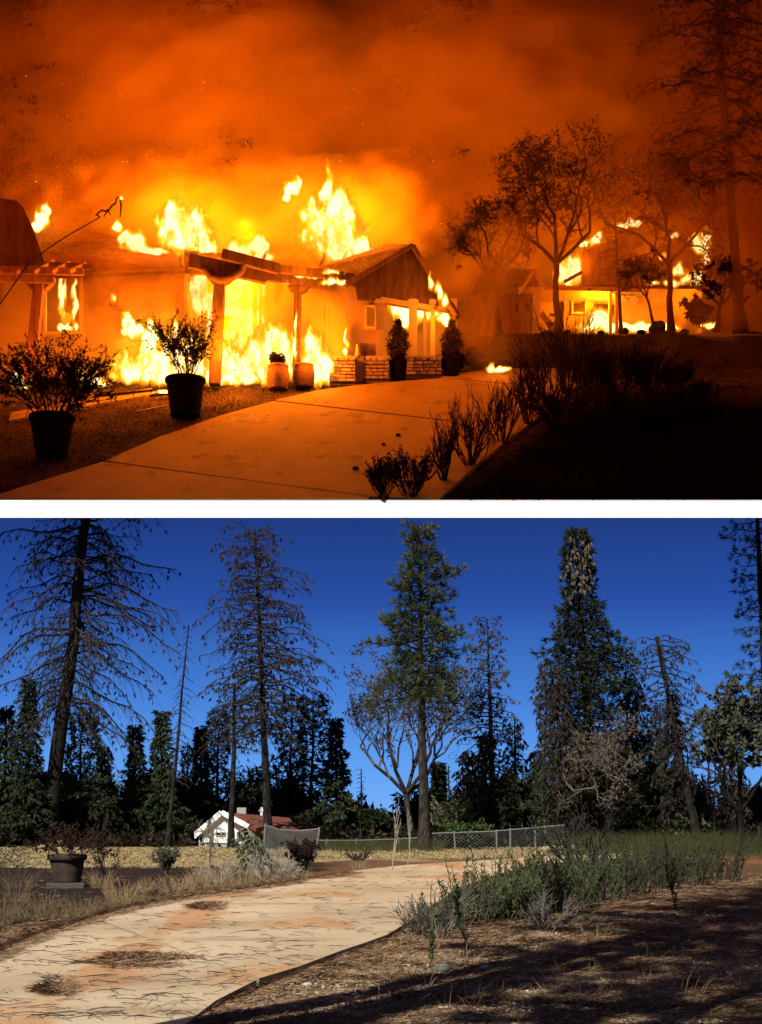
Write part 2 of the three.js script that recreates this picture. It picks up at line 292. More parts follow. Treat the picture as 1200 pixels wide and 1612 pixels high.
  const rk = part('rake_board', [bar(P(650, 385.5, 73.5), P(545, 447, 73.2), .06, .2), bar(P(650, 385.5, 73.5), P(718, 498, 74.2), .06, .2)], mWood, t);
  part('porch_roof_board', bar(P(686, 484, 74), P(720, 497, 75.4), .3, .09), mWood, t);
  part('roof', roofq([[20, 436, 74.2], [292, 425, 74.4], [270, 392, 77.4], [72, 346, 78.6]]), mShingle, t, false);
  part('roof', roofq([[292, 425, 74.4], [500, 436, 74.4], [480, 412, 77.5], [290, 392, 77.4]]), mCharred, t, false);
  part('gable', ex([[-60, 300], [26, 316], [38, 328], [52, 360], [64, 392], [70, 412], [-60, 436]], 72.4, .3), mSiding, t);
  part('chimney_stub', ex(R(79, 340, 84, 352), 77.6, .3), mCharred, t);
  const rr = rng(8);
  for (let k = 0; k < 5; k++) { const x = 300 + 48 * k + 10 * rr(); part('charred_rafter', bar(P(x, 432, 74.3), P(x + 10 + 20 * rr(), 402 - 8 * rr(), 77), .1, .16), mCharred, t); }
}
stoneWall('pale low stone wall glowing beside the burning front garden', 518, 560, 563, 601, 73.3, 11, mStones);
stoneWall('low stone wall under the small lit window', 575, 612, 563, 597, 73.7, 12, mStones.slice(0, 3));
stoneWall('low stone wall between the two potted cypresses', 640, 695, 563, 590, (x) => 73.9 + (x - 640) * .012, 13, mStones.slice(0, 2).concat(mStones[0]));
{ const g = thing('wall_lantern', 'wall lantern glowing on the dark front beside the left window', 'lantern', P(178, 480, 74.6)); part('back_plate', ex(R(171, 456, 186, 482), 74.64, .06), mWood, g); part('cage', [ex(R(172, 458, 174, 478), 74.4, .04), ex(R(183, 458, 185, 478), 74.4, .04), ex(R(171, 455, 186, 458), 74.38, .26), ex(R(172, 478, 185, 480), 74.38, .26)], mWood, g); }
{ const g = thing('statuette', 'small statuette standing on the end of the low stone wall', 'statue', P(567, 564, 73.5)); const l = new THREE.LatheGeometry([[0, 0], [.12, 0], [.13, .1], [.09, .2], [.11, .32], [.06, .42], [.08, .5], [.05, .58], [0, .6]].map(([a, b]) => new THREE.Vector2(a, b)), 14); const p = P(563, 562, 73.5); l.translate(p.x, p.y, p.z); part('body', l, mTrim, g); }

{ // ------------------------------------------------------------ pergolas
  const t = thing('pergola', 'charred timber pergola sagging over the burning doorway', 'pergola', P(340, 600, 72.8));
  part('post', bar(P(347, 432, 72.9), P(338, 606, 72.9), .62, .5), mWood, t); part('post', bar(P(469, 452, 73.6), P(467, 596, 73.6), .34, .34), mWood, t);
  part('beam', bar(P(297, 411, 72.6), P(420, 436, 73.1), .3, .62), mWood, t); part('beam', bar(P(415, 434, 73.1), P(530, 451, 73.9), .26, .42), mWood, t);
  part('beam', bar(P(349, 400, 72.4), P(440, 424, 72.9), .3, .46), mWood, t); part('beam', bar(P(436, 423, 72.9), P(558, 438, 73.7), .3, .36), mWood, t);
  const b = new Geo(); b.tube([P(322, 424, 72.6), P(332, 436, 72.6), P(347, 441, 72.6), P(366, 437, 72.6), P(380, 428, 72.6), P(386, 412, 72.6)], [.14, .17, .2, .18, .16, .16], 8); b.build('bracket', mWood, t);
  part('corbel', ex([[325, 424], [372, 430], [362, 441], [352, 446], [338, 446], [330, 438]], 72.7, .5), mWood, t);
  part('corbel', ex([[448, 440], [490, 446], [482, 456], [474, 460], [464, 460], [455, 452]], 73.45, .4), mWood, t);
}
{
  const t = thing('pergola', 'pale slatted pergola over the left window', 'pergola', P(54, 600, 72.6));
  part('post', bar(P(62, 448, 72.7), P(47, 604, 72.7), .5, .46), mWoodPale, t);
  part('corbel', ex([[36, 436], [86, 436], [80, 447], [72, 454], [50, 454], [42, 447]], 72.6, .46), mWoodPale, t);
  part('beam', bar(P(-40, 424, 72.3), P(132, 428, 72.7), .2, .32), mWoodPale, t); part('beam', bar(P(-40, 437, 71.9), P(86, 441, 72.3), .2, .3), mWoodPale, t); part('beam', bar(P(60, 416, 73.6), P(146, 421, 73.8), .2, .24), mWood, t);
  for (let k = 0; k < 6; k++) part('rafter', bar(P(-30 + 28 * k, 431 - k * .6, 71.8), P(10 + 25 * k, 404 + k * 2.2, 74.4), .1, .17), mWoodPale, t);
}

{ // ------------------------------------------------------------ the second house, on the bank
  const D = 82.5, t = thing('burning_house', 'two storey house burning behind the trees on the bank', 'house', P(960, 523, D));
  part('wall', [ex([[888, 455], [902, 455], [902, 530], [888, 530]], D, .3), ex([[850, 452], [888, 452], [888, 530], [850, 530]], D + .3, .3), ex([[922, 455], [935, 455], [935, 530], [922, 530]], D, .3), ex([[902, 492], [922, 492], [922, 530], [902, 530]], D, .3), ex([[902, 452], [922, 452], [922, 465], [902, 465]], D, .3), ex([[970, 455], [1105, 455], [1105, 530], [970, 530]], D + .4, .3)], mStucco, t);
  part('upper_wall', [ex([[916, 396], [978, 372], [978, 450], [916, 450]], D + .2, .3), ex([[978, 372], [1000, 368], [1100, 402], [1100, 450], [978, 450]], D + 1.2, .3)], mSiding, t);
  part('room_wall', [ex(R(830, 390, 1120, 530), D + 4.5, .2)], mStucco, t);
  const w = part('window', [ex(R(900, 464, 903, 494), D - .1, .3), ex(R(921, 464, 924, 494), D - .1, .3), ex(R(900, 463, 924, 466), D - .1, .3), ex(R(899, 491, 925, 494), D - .14, .34)], mTrim, t); part('pane', ex(R(903, 466, 921, 491), D + .1, .01), mGlass, w);
  part('roof', ex([[842, 449], [1012, 453], [1012, 460], [842, 456]], D - 1.6, 2), mTrim, t);
  for (const g of [bar(P(888, 444, D), P(917, 428, D), .1, .16), bar(P(1013, 340, D + 1), P(1102, 396, D + 1), .14, .2), bar(P(1013, 340, D + 1), P(975, 366, D + 1), .14, .2), bar(P(1107, 362, D), P(1107, 452, D), .12, .12), bar(P(880, 388, D + 2), P(930, 372, D + 2), .12, .2)]) part('burnt_rafter', g, mCharred, t);
  for (const x of [846, 961, 971]) part('porch_post', bar(P(x, 455, D - 1.4), P(x, 530, D - 1.4), .16, .16), mTrim, t);
  for (let k = 0; k < 4; k++) part('stair_tread', bar(P(853 + 4 * k, 518 - 13 * k + 16, D - .4), P(869 + 2 * k, 519 - 13 * k + 16, D - .4), .3, .06), mWood, t);
  part('stair_stringer', bar(P(852, 492, D - .2), P(876, 526, D - .2), .08, .28), mWood, t);
}
{ // garden outbuilding left of it
  const D = 80.6, t = thing('garage', 'small board-clad outbuilding with a gabled porch, left of the trees on the bank', 'outbuilding', P(812, 525, D));
  for (let k = 0; k < 9; k++) part('wall_board', ex(R(756 + 10 * k, 452, 765.4 + 10 * k, 530), D + .02 * (k % 2), .12), mWoodPale, t);
  part('roof', ex([[742, 462], [760, 424], [842, 424], [822, 462]], (x, y) => D - .6 + (462 - y) * .05, .15), mShingle, t);
  part('gable', ex([[818, 462], [842, 426], [853, 452], [846, 458]], D - .5, .2), mWoodPale, t);
  part('rake_board', [bar(P(817, 463, D - .65), P(842, 424, D - .65), .1, .16), bar(P(842, 424, D - .65), P(855, 453, D - .65), .1, .16)], mTrim, t);
  part('porch_post', ex(R(840, 456, 850, 528), D - .6, .34), mTrim, t); part('beam', ex([[816, 452], [856, 452], [852, 462], [822, 462]], D - .55, .3), mTrim, t);
  part('door', ex(R(834, 470, 840, 528), D - .1, .08), mWood, t);
  for (const x of [812, 829]) part('lantern', ex(R(x, 478, x + 4, 489), D - .12, .12), mCharred, t);
}

// ---------------------------------------------------------------- flames: shells of a turbulent field, each tongue a solid
function surfaceNets(f, lo, hi, cell) {                          // returns values on a grid and a mesher for any threshold
  const n = [0, 1, 2].map((k) => Math.max(4, Math.ceil((hi[k] - lo[k]) / cell) + 1)), A = new Float32Array(n[0] * n[1] * n[2]);
  const at = (i, j, k) => (k * n[1] + j) * n[0] + i;
  for (let k = 0; k < n[2]; k++) for (let j = 0; j < n[1]; j++) for (let i = 0; i < n[0]; i++) A[at(i, j, k)] = (i && j && k && i < n[0] - 1 && j < n[1] - 1 && k < n[2] - 1) ? f(lo[0] + i * cell, lo[1] + j * cell, lo[2] + k * cell) : -1;
  return (iso) => {
    const id = new Int32Array(A.length).fill(-1), pos = [], idx = [];
    for (let k = 0; k < n[2] - 1; k++) for (let j = 0; j < n[1] - 1; j++) for (let i = 0; i < n[0] - 1; i++) {
      let m = 0, c = 0, x = 0, y = 0, z = 0; const v = [];
      for (let q = 0; q < 8; q++) { v[q] = A[at(i + (q & 1), j + ((q >> 1) & 1), k + (q >> 2))] - iso; if (v[q] > 0) m++; }
      if (!m || m === 8) continue;
      for (let q = 0; q < 8; q++) for (const b of [1, 2, 4]) { if (q & b) continue; const w = q | b; if ((v[q] > 0) === (v[w] > 0)) continue; const t = v[q] / (v[q] - v[w]); x += (q & 1) + (b === 1 ? t : 0); y += ((q >> 1) & 1) + (b === 2 ? t : 0); z += (q >> 2) + (b === 4 ? t : 0); c++; }
      id[at(i, j, k)] = pos.length / 3; pos.push(lo[0] + (i + x / c) * cell, lo[1] + (j + y / c) * cell, lo[2] + (k + z / c) * cell);
    }
    const quad = (a, b, c, d, flip) => { if (a < 0 || b < 0 || c < 0 || d < 0) return; flip ? idx.push(a, c, b, a, d, c) : idx.push(a, b, c, a, c, d); };
    for (let k = 1; k < n[2] - 1; k++) for (let j = 1; j < n[1] - 1; j++) for (let i = 1; i < n[0] - 1; i++) {
      const s = A[at(i, j, k)] > iso;
      if (s !== A[at(i + 1, j, k)] > iso) quad(id[at(i, j - 1, k - 1)], id[at(i, j, k - 1)], id[at(i, j, k)], id[at(i, j - 1, k)], !s);
      if (s !== A[at(i, j + 1, k)] > iso) quad(id[at(i - 1, j, k - 1)], id[at(i - 1, j, k)], id[at(i, j, k)], id[at(i, j, k - 1)], !s);
      if (s !== A[at(i, j, k + 1)] > iso) quad(id[at(i - 1, j - 1, k)], id[at(i, j - 1, k)], id[at(i, j, k)], id[at(i - 1, j, k)], !s);
    }
    if (!idx.length) return null;
    const g = new THREE.BufferGeometry(); g.setAttribute('position', new THREE.BufferAttribute(new Float32Array(pos), 3)); g.setIndex(idx); g.computeVertexNormals(); return g;
  };
}
const flameMats = [
  new THREE.MeshBasicMaterial({ color: col(1.0, .30, .006), transparent: true, opacity: .22, side: THREE.DoubleSide }),
  new THREE.MeshBasicMaterial({ color: col(1.3, .52, .02), transparent: true, opacity: .34, side: THREE.DoubleSide }),
  new THREE.MeshBasicMaterial({ color: col(2.2, 1.15, .08), transparent: true, opacity: .5, side: THREE.DoubleSide }),
  new THREE.MeshBasicMaterial({ color: col(5.5, 4.4, 2.2), side: THREE.DoubleSide }),
  new THREE.MeshBasicMaterial({ color: col(.9, .24, .004), transparent: true, opacity: .13, side: THREE.DoubleSide }),
];
const FIRE = col(1, .255, .008);
let fseed = 0;
function flame(label, d, blobs, { k = 1.25, amp = .72, cell = .045, light = 0, lz = .8, ly = 0, lr = .5, core = 1 } = {}) {
  const m = d / F, B = blobs.map(([x, y, rx, ry]) => { const p = P(x, y, d); return [p.x, p.y, rx * m, ry * m, Math.min(rx, ry * 1.2) * m * .8]; }), s = ++fseed * 17.3;
  const lo = [1e9, 1e9, -d - .8], hi = [-1e9, -1e9, -d + .8]; let rz = 0;
  for (const [x, y, rx, ry, z] of B) { lo[0] = Math.min(lo[0], x - rx * 1.5 - .25); hi[0] = Math.max(hi[0], x + rx * 1.5 + .25); lo[1] = Math.min(lo[1], y - ry * 1.35 - .2); hi[1] = Math.max(hi[1], y + ry * 1.9 + .4); rz = Math.max(rz, z); }
  rz = Math.min(rz, 1.1) * 1.25 + .12; lo[2] = -d - rz; hi[2] = -d + rz;
  const f = (x, y, z) => {
    const w1 = fbm(x * .9 * k, y * .55 * k + s, z * .9 * k, 2), w2 = fbm(x * .9 * k + 40, y * .55 * k + s, z * .9 * k, 2);
    const X = x + w1 * .7 / k, Y = y + w2 * .45 / k, Z = z;
    let b = -9;
    for (const [cx, cy, rx, ry, r3] of B) { const dy = (Y - cy) / ry, up = Y > cy ? 1 / (1 + .75 * dy * .6) : 1, q = 1 - Math.hypot((X - cx) / (rx * up), dy * (dy > 0 ? .72 : 1.05), (Z + d) / (r3 + .05)); if (q > b) b = q; }
    if (b < -.9) return -1;
    return b + amp * 2.1 * fbm(x * 2.0 * k + 9 + w1 * .9, y * .8 * k - s, z * 2.0 * k, 4) - .12 * Math.max(0, -b);
  };
  const mesher = surfaceNets(f, lo, hi, cell), t = thing('flame', label, 'fire', P(blobs[0][0], blobs[0][1] + blobs[0][3], d));
  [[-.24, 4, 'flame_haze'], [-.10, 0, 'outer_flame'], [.06, 1, 'flame_veil'], [.2, 2, 'flame_body'], [.38 / core, 3, 'flame_core']].forEach(([iso, q, name]) => { const g = mesher(iso); if (g) part(name, g, flameMats[q], t, false); });
  if (light) { const l = new THREE.PointLight(FIRE, light); const p = P(blobs[0][0], blobs[0][1], d); l.position.set(p.x, p.y + ly, p.z + lz + rz); l.shadow.radius = lr * 50; l.castShadow = true; l.name = 'flame_light'; scene.add(l); }
  return t;
}
const FL = .24;
flame('tall sheet of fire leaping from the roof behind the gable', 77.2, [[534, 385, 34, 26], [520, 365, 40, 30], [530, 338, 28, 32], [518, 312, 13, 30], [560, 392, 22, 18], [492, 340, 16, 18]], { light: 1150 * FL, ly: 2.2, lr: 1.2 });
flame('loose lick of flame torn off above the main roof fire', 77.2, [[461, 300, 11, 12], [452, 312, 8, 6], [466, 290, 9, 8]], { k: 1.6 });
flame('broad ball of fire over the middle of the low roof', 77.4, [[292, 370, 36, 26], [272, 352, 22, 20], [310, 355, 18, 20], [322, 392, 22, 14]], { light: 850 * FL, ly: 2.2, lr: 1.2 });
flame('ragged fire running along the left end of the low roof', 76.6, [[216, 388, 20, 15], [200, 372, 10, 8], [182, 357, 10, 6], [240, 397, 26, 7]], { light: 160 * FL, ly: 1 });
flame('flames behind the sagging pergola beam', 77.0, [[385, 402, 34, 14], [368, 392, 14, 12], [408, 388, 13, 13], [425, 408, 16, 7]], { light: 260 * FL, ly: 1 });
flame('small flame on the far left roof edge', 76.4, [[66, 345, 8, 13], [60, 356, 7, 7], [72, 330, 5, 8]], { k: 1.5, light: 40 * FL });
flame('white hot fire filling the great doorway', 76.0, [[375, 465, 46, 34], [392, 520, 26, 52], [316, 465, 20, 34], [400, 446, 30, 18], [335, 520, 14, 40], [362, 560, 40, 34]], { light: 520 * FL, lz: .3, lr: .8, amp: .6 });
flame('fire rolling over the ground left of the potted shrub', 73.6, [[248, 584, 54, 22], [212, 588, 34, 15], [288, 566, 40, 30], [234, 556, 18, 24], [240, 532, 12, 20], [194, 575, 18, 15], [275, 545, 20, 22]], { light: 360 * FL, lz: .7, ly: .8, lr: .8 });
flame('loose yellow lick rising beside the dark wall', 73.9, [[208, 520, 15, 12], [198, 505, 10, 9], [222, 522, 9, 7]], { k: 1.6, amp: .7 });
flame('fire along the ground under the pergola', 73.9, [[372, 584, 52, 24], [332, 592, 30, 18], [408, 572, 38, 30], [440, 560, 28, 32], [428, 540, 14, 20], [350, 566, 24, 22]], { light: 520 * FL, lz: .7, ly: .8, lr: .8 });
flame('fire between the ribbed pot and the stone wall', 73.5, [[500, 574, 24, 30], [491, 550, 15, 20], [512, 588, 18, 18]], { light: 300 * FL, lz: .6, ly: .8 });
flame('thin fire licking along the pergola beams', 73.4, [[478, 434, 30, 4], [515, 430, 20, 4], [525, 444, 22, 4], [452, 446, 14, 3]], { k: 2, cell: .045, light: 45 * FL });
flame('narrow flame climbing the pergola post', 73.3, [[463, 545, 3.5, 26], [463, 510, 3, 18]], { k: 2, cell: .045, amp: .4 });
flame('narrow flame climbing the wall corner above the stone wall', 73.4, [[545, 535, 3.5, 16], [542, 555, 4, 10]], { k: 2, cell: .045, amp: .4 });
flame('fire inside the porch of the gable wing', 76.8, [[632, 485, 22, 12], [642, 500, 16, 14], [618, 480, 10, 6], [668, 495, 14, 12]], { light: 170 * FL, lz: .2, lr: .6 });
flame('fire breaking out under the right slope of the gable', 73.75, [[679, 446, 4.5, 12], [688, 460, 6, 11], [698, 474, 7, 9]], { k: 1.8, cell: .045, amp: .4, light: 40 * FL });
flame('fire under the right eave of the porch', 74.9, [[700, 503, 13, 7], [688, 496, 10, 5], [708, 506, 7, 8]], { k: 1.6, cell: .045, light: 70 * FL });
flame('small fire burning on the drive edge right of the porch', 74.6, [[786, 583, 13, 4], [774, 580, 7, 6], [798, 581, 8, 4]], { k: 1.8, cell: .045, amp: .6, light: 22 * FL, ly: .3 });
flame('fire at the foot of the left window', 75.0, [[105, 517, 16, 4], [92, 516, 8, 5], [118, 514, 5, 7]], { k: 2, cell: .045, light: 30 * FL, lz: .1, ly: .5 });
flame('burning blind hanging in the left window', 74.95, [[97, 468, 4, 34], [117, 470, 3.5, 36], [104, 455, 3, 20]], { k: 2.4, cell: .045, amp: .75, light: 26 * FL, lz: -1.2 });
flame('flame glowing inside the wall lantern', 74.5, [[178, 468, 4.5, 6]], { k: 2, cell: .04, amp: .3, light: 14 * FL, lz: .1 });
flame('low fire at the far left beside the leaning post', 73.2, [[36, 606, 14, 9], [28, 598, 8, 8]], { k: 1.6, light: 60 * FL, ly: .4 });
flame('low fire behind the left potted shrub', 73.2, [[148, 602, 20, 8], [128, 592, 8, 10], [165, 606, 14, 4]], { k: 1.6, light: 70 * FL, ly: .4 });
flame('burning scraps on the ground before the boards', 72.6, [[258, 618, 22, 2.5], [222, 616, 14, 2], [236, 620, 5, 4]], { k: 2.4, cell: .04, amp: .7, light: 16 * FL, ly: .3 });
flame('glowing tip of the fallen cable', 72.0, [[191, 310, 2.6, 3.2]], { k: 2, cell: .035, amp: .2 });
flame('fire in the open gable of the second house', 83.6, [[900, 428, 22, 17], [908, 416, 12, 14], [888, 438, 14, 9]], { light: 190 * FL, lz: .4 });
flame('fire filling the ground floor of the second house', 82.3, [[940, 506, 22, 14], [925, 514, 12, 8], [965, 515, 22, 7], [1000, 514, 26, 6], [1060, 516, 16, 4]], { light: 330 * FL, lz: .4, ly: .6 });
flame('fire along the left eave of the second house', 83.5, [[933, 380, 13, 5], [918, 384, 10, 4], [942, 374, 7, 5]], { k: 1.8, light: 60 * FL });
flame('fire on the roof peak of the second house', 83.3, [[992, 352, 12, 5], [980, 356, 8, 4], [1004, 350, 5, 3]], { k: 1.8, light: 60 * FL });
flame('fire at the right roof corner of the second house', 82.3, [[1104, 388, 11, 12], [1112, 374, 7, 9], [1095, 376, 10, 5], [1112, 408, 6, 12], [1060, 371, 9, 3.5]], { k: 1.6, light: 170 * FL });
flame('fire eating the right upper wall of the second house', 82.6, [[1090, 442, 18, 7], [1070, 425, 9, 9], [1062, 446, 14, 5], [1030, 446, 9, 3], [1042, 404, 8, 5], [1100, 430, 10, 10]], { k: 1.7, light: 190 * FL });
flame('low fire on the bank right of the second house', 80.9, [[1116, 513, 13, 4], [1128, 510, 5, 3]], { k: 1.8, light: 26 * FL, ly: .3 });

// ---------------------------------------------------------------- smoke: the pall, its unseen hood added to block the sun, and drifting banks
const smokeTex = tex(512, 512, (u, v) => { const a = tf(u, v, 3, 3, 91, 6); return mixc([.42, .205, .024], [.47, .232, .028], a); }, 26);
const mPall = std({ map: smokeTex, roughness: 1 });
{
  const a = [], uv = [], idx = [], NU = 90, NV = 60, half = (d) => 640 / F * d, front = (yy) => 60 - (yy - Y0) / 1.13;
  // cross-section: up the left side, over, and down the right; along the depth from its front lip to the back
  for (let j = 0; j <= NV; j++) for (let i = 0; i <= NU; i++) {
    const s = i / NU, v = j / NV; let x, q;                      // x across -1..1, q height share
    if (s < .25) { x = -1; q = s / .25; } else if (s > .75) { x = 1; q = (1 - s) / .25; } else { x = (s - .5) * 4; q = 1; }
    const top = (d) => CY + .535 * d + .6, low = Y0 - .3;
    let d0 = 60; for (let k = 0; k < 12; k++) { const yy = lerp(low, top(d0), q); d0 = lerp(d0, front(Math.max(yy, low)), .6); }
    d0 = Math.max(46.5, d0);
    const d = lerp(d0, 95, v), lo = lerp(low, upper(0, 92) - 3, clamp((d - 60) / 35)), y = lerp(lo, top(d), q);
    const nn = 1.6 * fbm(x * 3 * d / 60, y * .09, d * .09, 4) * smooth(0, .2, v);
    a.push(x * (half(d) + .8 + Math.abs(nn)), y + Math.abs(nn) * q, -d); uv.push(x * half(d) + y, d + y);
  }
  for (let j = 0; j < NV; j++) for (let i = 0; i < NU; i++) { const k = j * (NU + 1) + i; idx.push(k, k + 1, k + NU + 1, k + 1, k + NU + 2, k + NU + 1); }
  let b = a.length / 3; const NB = 90;                            // billowing back
  for (let j = 0; j <= NB; j++) for (let i = 0; i <= NB; i++) {
    const X = lerp(-27.5, 27.5, i / NB), Y = lerp(25.5, 56, j / NB), n1 = fbm(X * .13, Y * .13, 3, 5), bulge = 1.1 * fbm(X * .09, Y * .09, 3, 3);
    a.push(X, Y, -91.5 + bulge); uv.push(X, Y);
  }
  for (let j = 0; j < NB; j++) for (let i = 0; i < NB; i++) { const k = b + j * (NB + 1) + i; idx.push(k, k + 1, k + NB + 1, k + 1, k + NB + 2, k + NB + 1); }
  const g = new THREE.BufferGeometry(); g.setAttribute('position', new THREE.BufferAttribute(new Float32Array(a), 3)); g.setAttribute('uv', new THREE.BufferAttribute(new Float32Array(uv), 2)); g.setIndex(idx); g.computeVertexNormals();
  const m = new THREE.Mesh(g, mPall); m.name = 'sky'; m.userData = { kind: 'structure', label: 'thick orange smoke behind the burning yard, with added unseen hood against the sun' }; scene.add(m);
}
const puffTex = [1, 2, 3].map((s) => { const t = tex(256, 256, gray((u, v) => { const r = Math.hypot(u - .5, v - .5) * 2, n = tf(u, v, 4, 4, 300 + s * 10, 5); return clamp(smooth(1, .25, r + (n - .5) * .9) * (.8 + .45 * (n - .35))); }), 1, false); t.repeat.set(1, 1); t.wrapS = t.wrapT = THREE.ClampToEdgeWrapping; return t; });
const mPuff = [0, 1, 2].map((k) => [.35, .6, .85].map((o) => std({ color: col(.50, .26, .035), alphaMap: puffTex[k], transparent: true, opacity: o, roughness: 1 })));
const mGlowTint = [0, 1, 2].map((k) => [.3, .55, .8].map((o) => std({ color: col(.88, .62, .08), alphaMap: puffTex[k], transparent: true, opacity: o, roughness: 1 })));  // yellower copy of the smoke, fire glow put into its colour
function smokeBank(label, x, y, w, h, d, k, o, mats = mPuff) {
  const c = P(x, y, d), m = d / F, g = new THREE.PlaneGeometry(w * m, h * m, 26, 26), p = g.attributes.position;
  for (let i = 0; i < p.count; i++) { const X = p.getX(i), Y = p.getY(i), r = Math.hypot(X / w / m, Y / h / m) * 2; p.setZ(i, .45 * fbm(X * .4 + x, Y * .4 + y, 4, 3) * 2 - r * r * .8); }
  g.translate(c.x, c.y, c.z); g.computeVertexNormals();
  const q = part('smoke', g, mats[k][o], scene, false); q.userData = { kind: 'stuff', label };
}
smokeBank('bright smoke boiling above the low roof', 330, 350, 520, 320, 78.6, 0, 2);
smokeBank('smoke rolling off the gable roof', 620, 330, 260, 220, 78.3, 1, 2);
smokeBank('thin smoke over the dark front wall', 200, 430, 300, 200, 73.9, 2, 1);
smokeBank('smoke hanging in front of the door panels', 470, 420, 300, 220, 75.2, 1, 1);
smokeBank('smoke drifting across the far left roof', 90, 330, 340, 240, 76.8, 0, 1);
smokeBank('smoke tinted with fire glow pouring out of the great doorway', 385, 500, 330, 300, 74.25, 0, 2, mGlowTint);
smokeBank('smoke tinted with fire glow over the ground fire on the left', 240, 545, 260, 220, 74.2, 1, 1, mGlowTint);
smokeBank('smoke tinted with fire glow between the burning post and the stone wall', 505, 520, 200, 230, 74.1, 2, 1, mGlowTint);
smokeBank('smoke tinted with fire glow round the tall roof fire', 525, 360, 330, 260, 78.0, 1, 1, mGlowTint);
smokeBank('smoke tinted with fire glow round the middle roof fire', 300, 365, 420, 200, 78.1, 2, 0, mGlowTint);
smokeBank('thin haze before the oaks on the bank', 950, 400, 480, 380, 78.7, 1, 0);
smokeBank('smoke behind the outbuilding', 820, 360, 420, 380, 84.6, 1, 2);
smokeBank('smoke among the trees of the second house', 1000, 400, 420, 300, 83.9, 2, 1);
smokeBank('smoke veil before the tall pines on the left', 260, 130, 700, 420, 82, 0, 2);
smokeBank('smoke veil before the tall pines in the middle', 760, 130, 620, 420, 83, 1, 2);
smokeBank('second smoke veil before the tall pines on the left', 150, 110, 640, 460, 84, 1, 2);
smokeBank('second smoke veil before the tall pine above the roof', 400, 140, 520, 480, 83.6, 2, 2);
smokeBank('second smoke veil before the tall pines in the middle', 790, 170, 560, 520, 84.2, 0, 2);
smokeBank('thin smoke in the crown of the far right pine', 1110, 130, 460, 460, 77.2, 1, 0);
smokeBank('smoke veil across the far right pine', 1130, 330, 420, 560, 77.9, 2, 1);
smokeBank('smoke hanging before the hazy oak', 770, 370, 300, 330, 79.3, 0, 1);
smokeBank('glowing smoke over the door panels', 260, 500, 260, 220, 74.3, 0, 0);
smokeBank('low smoke over the drive end', 760, 520, 220, 160, 75.2, 2, 0);

// ---------------------------------------------------------------- growing things
const Q = (a, b, t) => a.clone().lerp(b, t);
function trunkInto(g, A, B, r0, r1, seed, { bend = .012, sides = 10, n = 14, flare = .5, rough = .12 } = {}) {
  const L = A.distanceTo(B), pts = [], rads = [];
  for (let k = 0; k <= n; k++) {
    const t = k / n, p = Q(A, B, t); p.x += L * bend * (fbm(t * 2.3, seed, 1, 3)) * 2 * Math.sin(Math.min(1, t * 3) * 1.57); p.z += L * bend * fbm(t * 2.3, seed, 7, 3) * 2;
    const rr = lerp(r0, r1, Math.pow(t, .85)) * (1 + flare * Math.exp(-t * L / (r0 * 2.6)));
    pts.push(p); rads.push((an) => rr * (1 + rough * nz(Math.cos(an) * 2.2 + seed, Math.sin(an) * 2.2, k * .7) * 1.6));
  }
  g.tube(pts, rads, sides, 1);
  return (t) => { const f = clamp(t) * n, k = Math.min(n - 1, Math.floor(f)); return Q(pts[k], pts[k + 1], f - k); };
}
function tuft(g, o, dir, r, { kind, len, w, k }) {
  for (let q = 0; q < k; q++) {
    let v = rdir(r);
    if (kind === 'needle') v.multiplyScalar(.85).add(dir).add(new V3(0, .25, 0)); else if (kind === 'dead') v.multiplyScalar(.45).add(new V3(dir.x * .3, -.8, dir.z * .3)); else if (kind === 'fir') v.multiplyScalar(.5).addScaledVector(dir, .9).add(new V3(0, -.35, 0)); else v.multiplyScalar(.9).addScaledVector(dir, .5);
    v.normalize(); const s = sideOf(v, r); g.blade(o, v, len * (.6 + .7 * r()), w * (.7 + .6 * r()), s);
  }
}
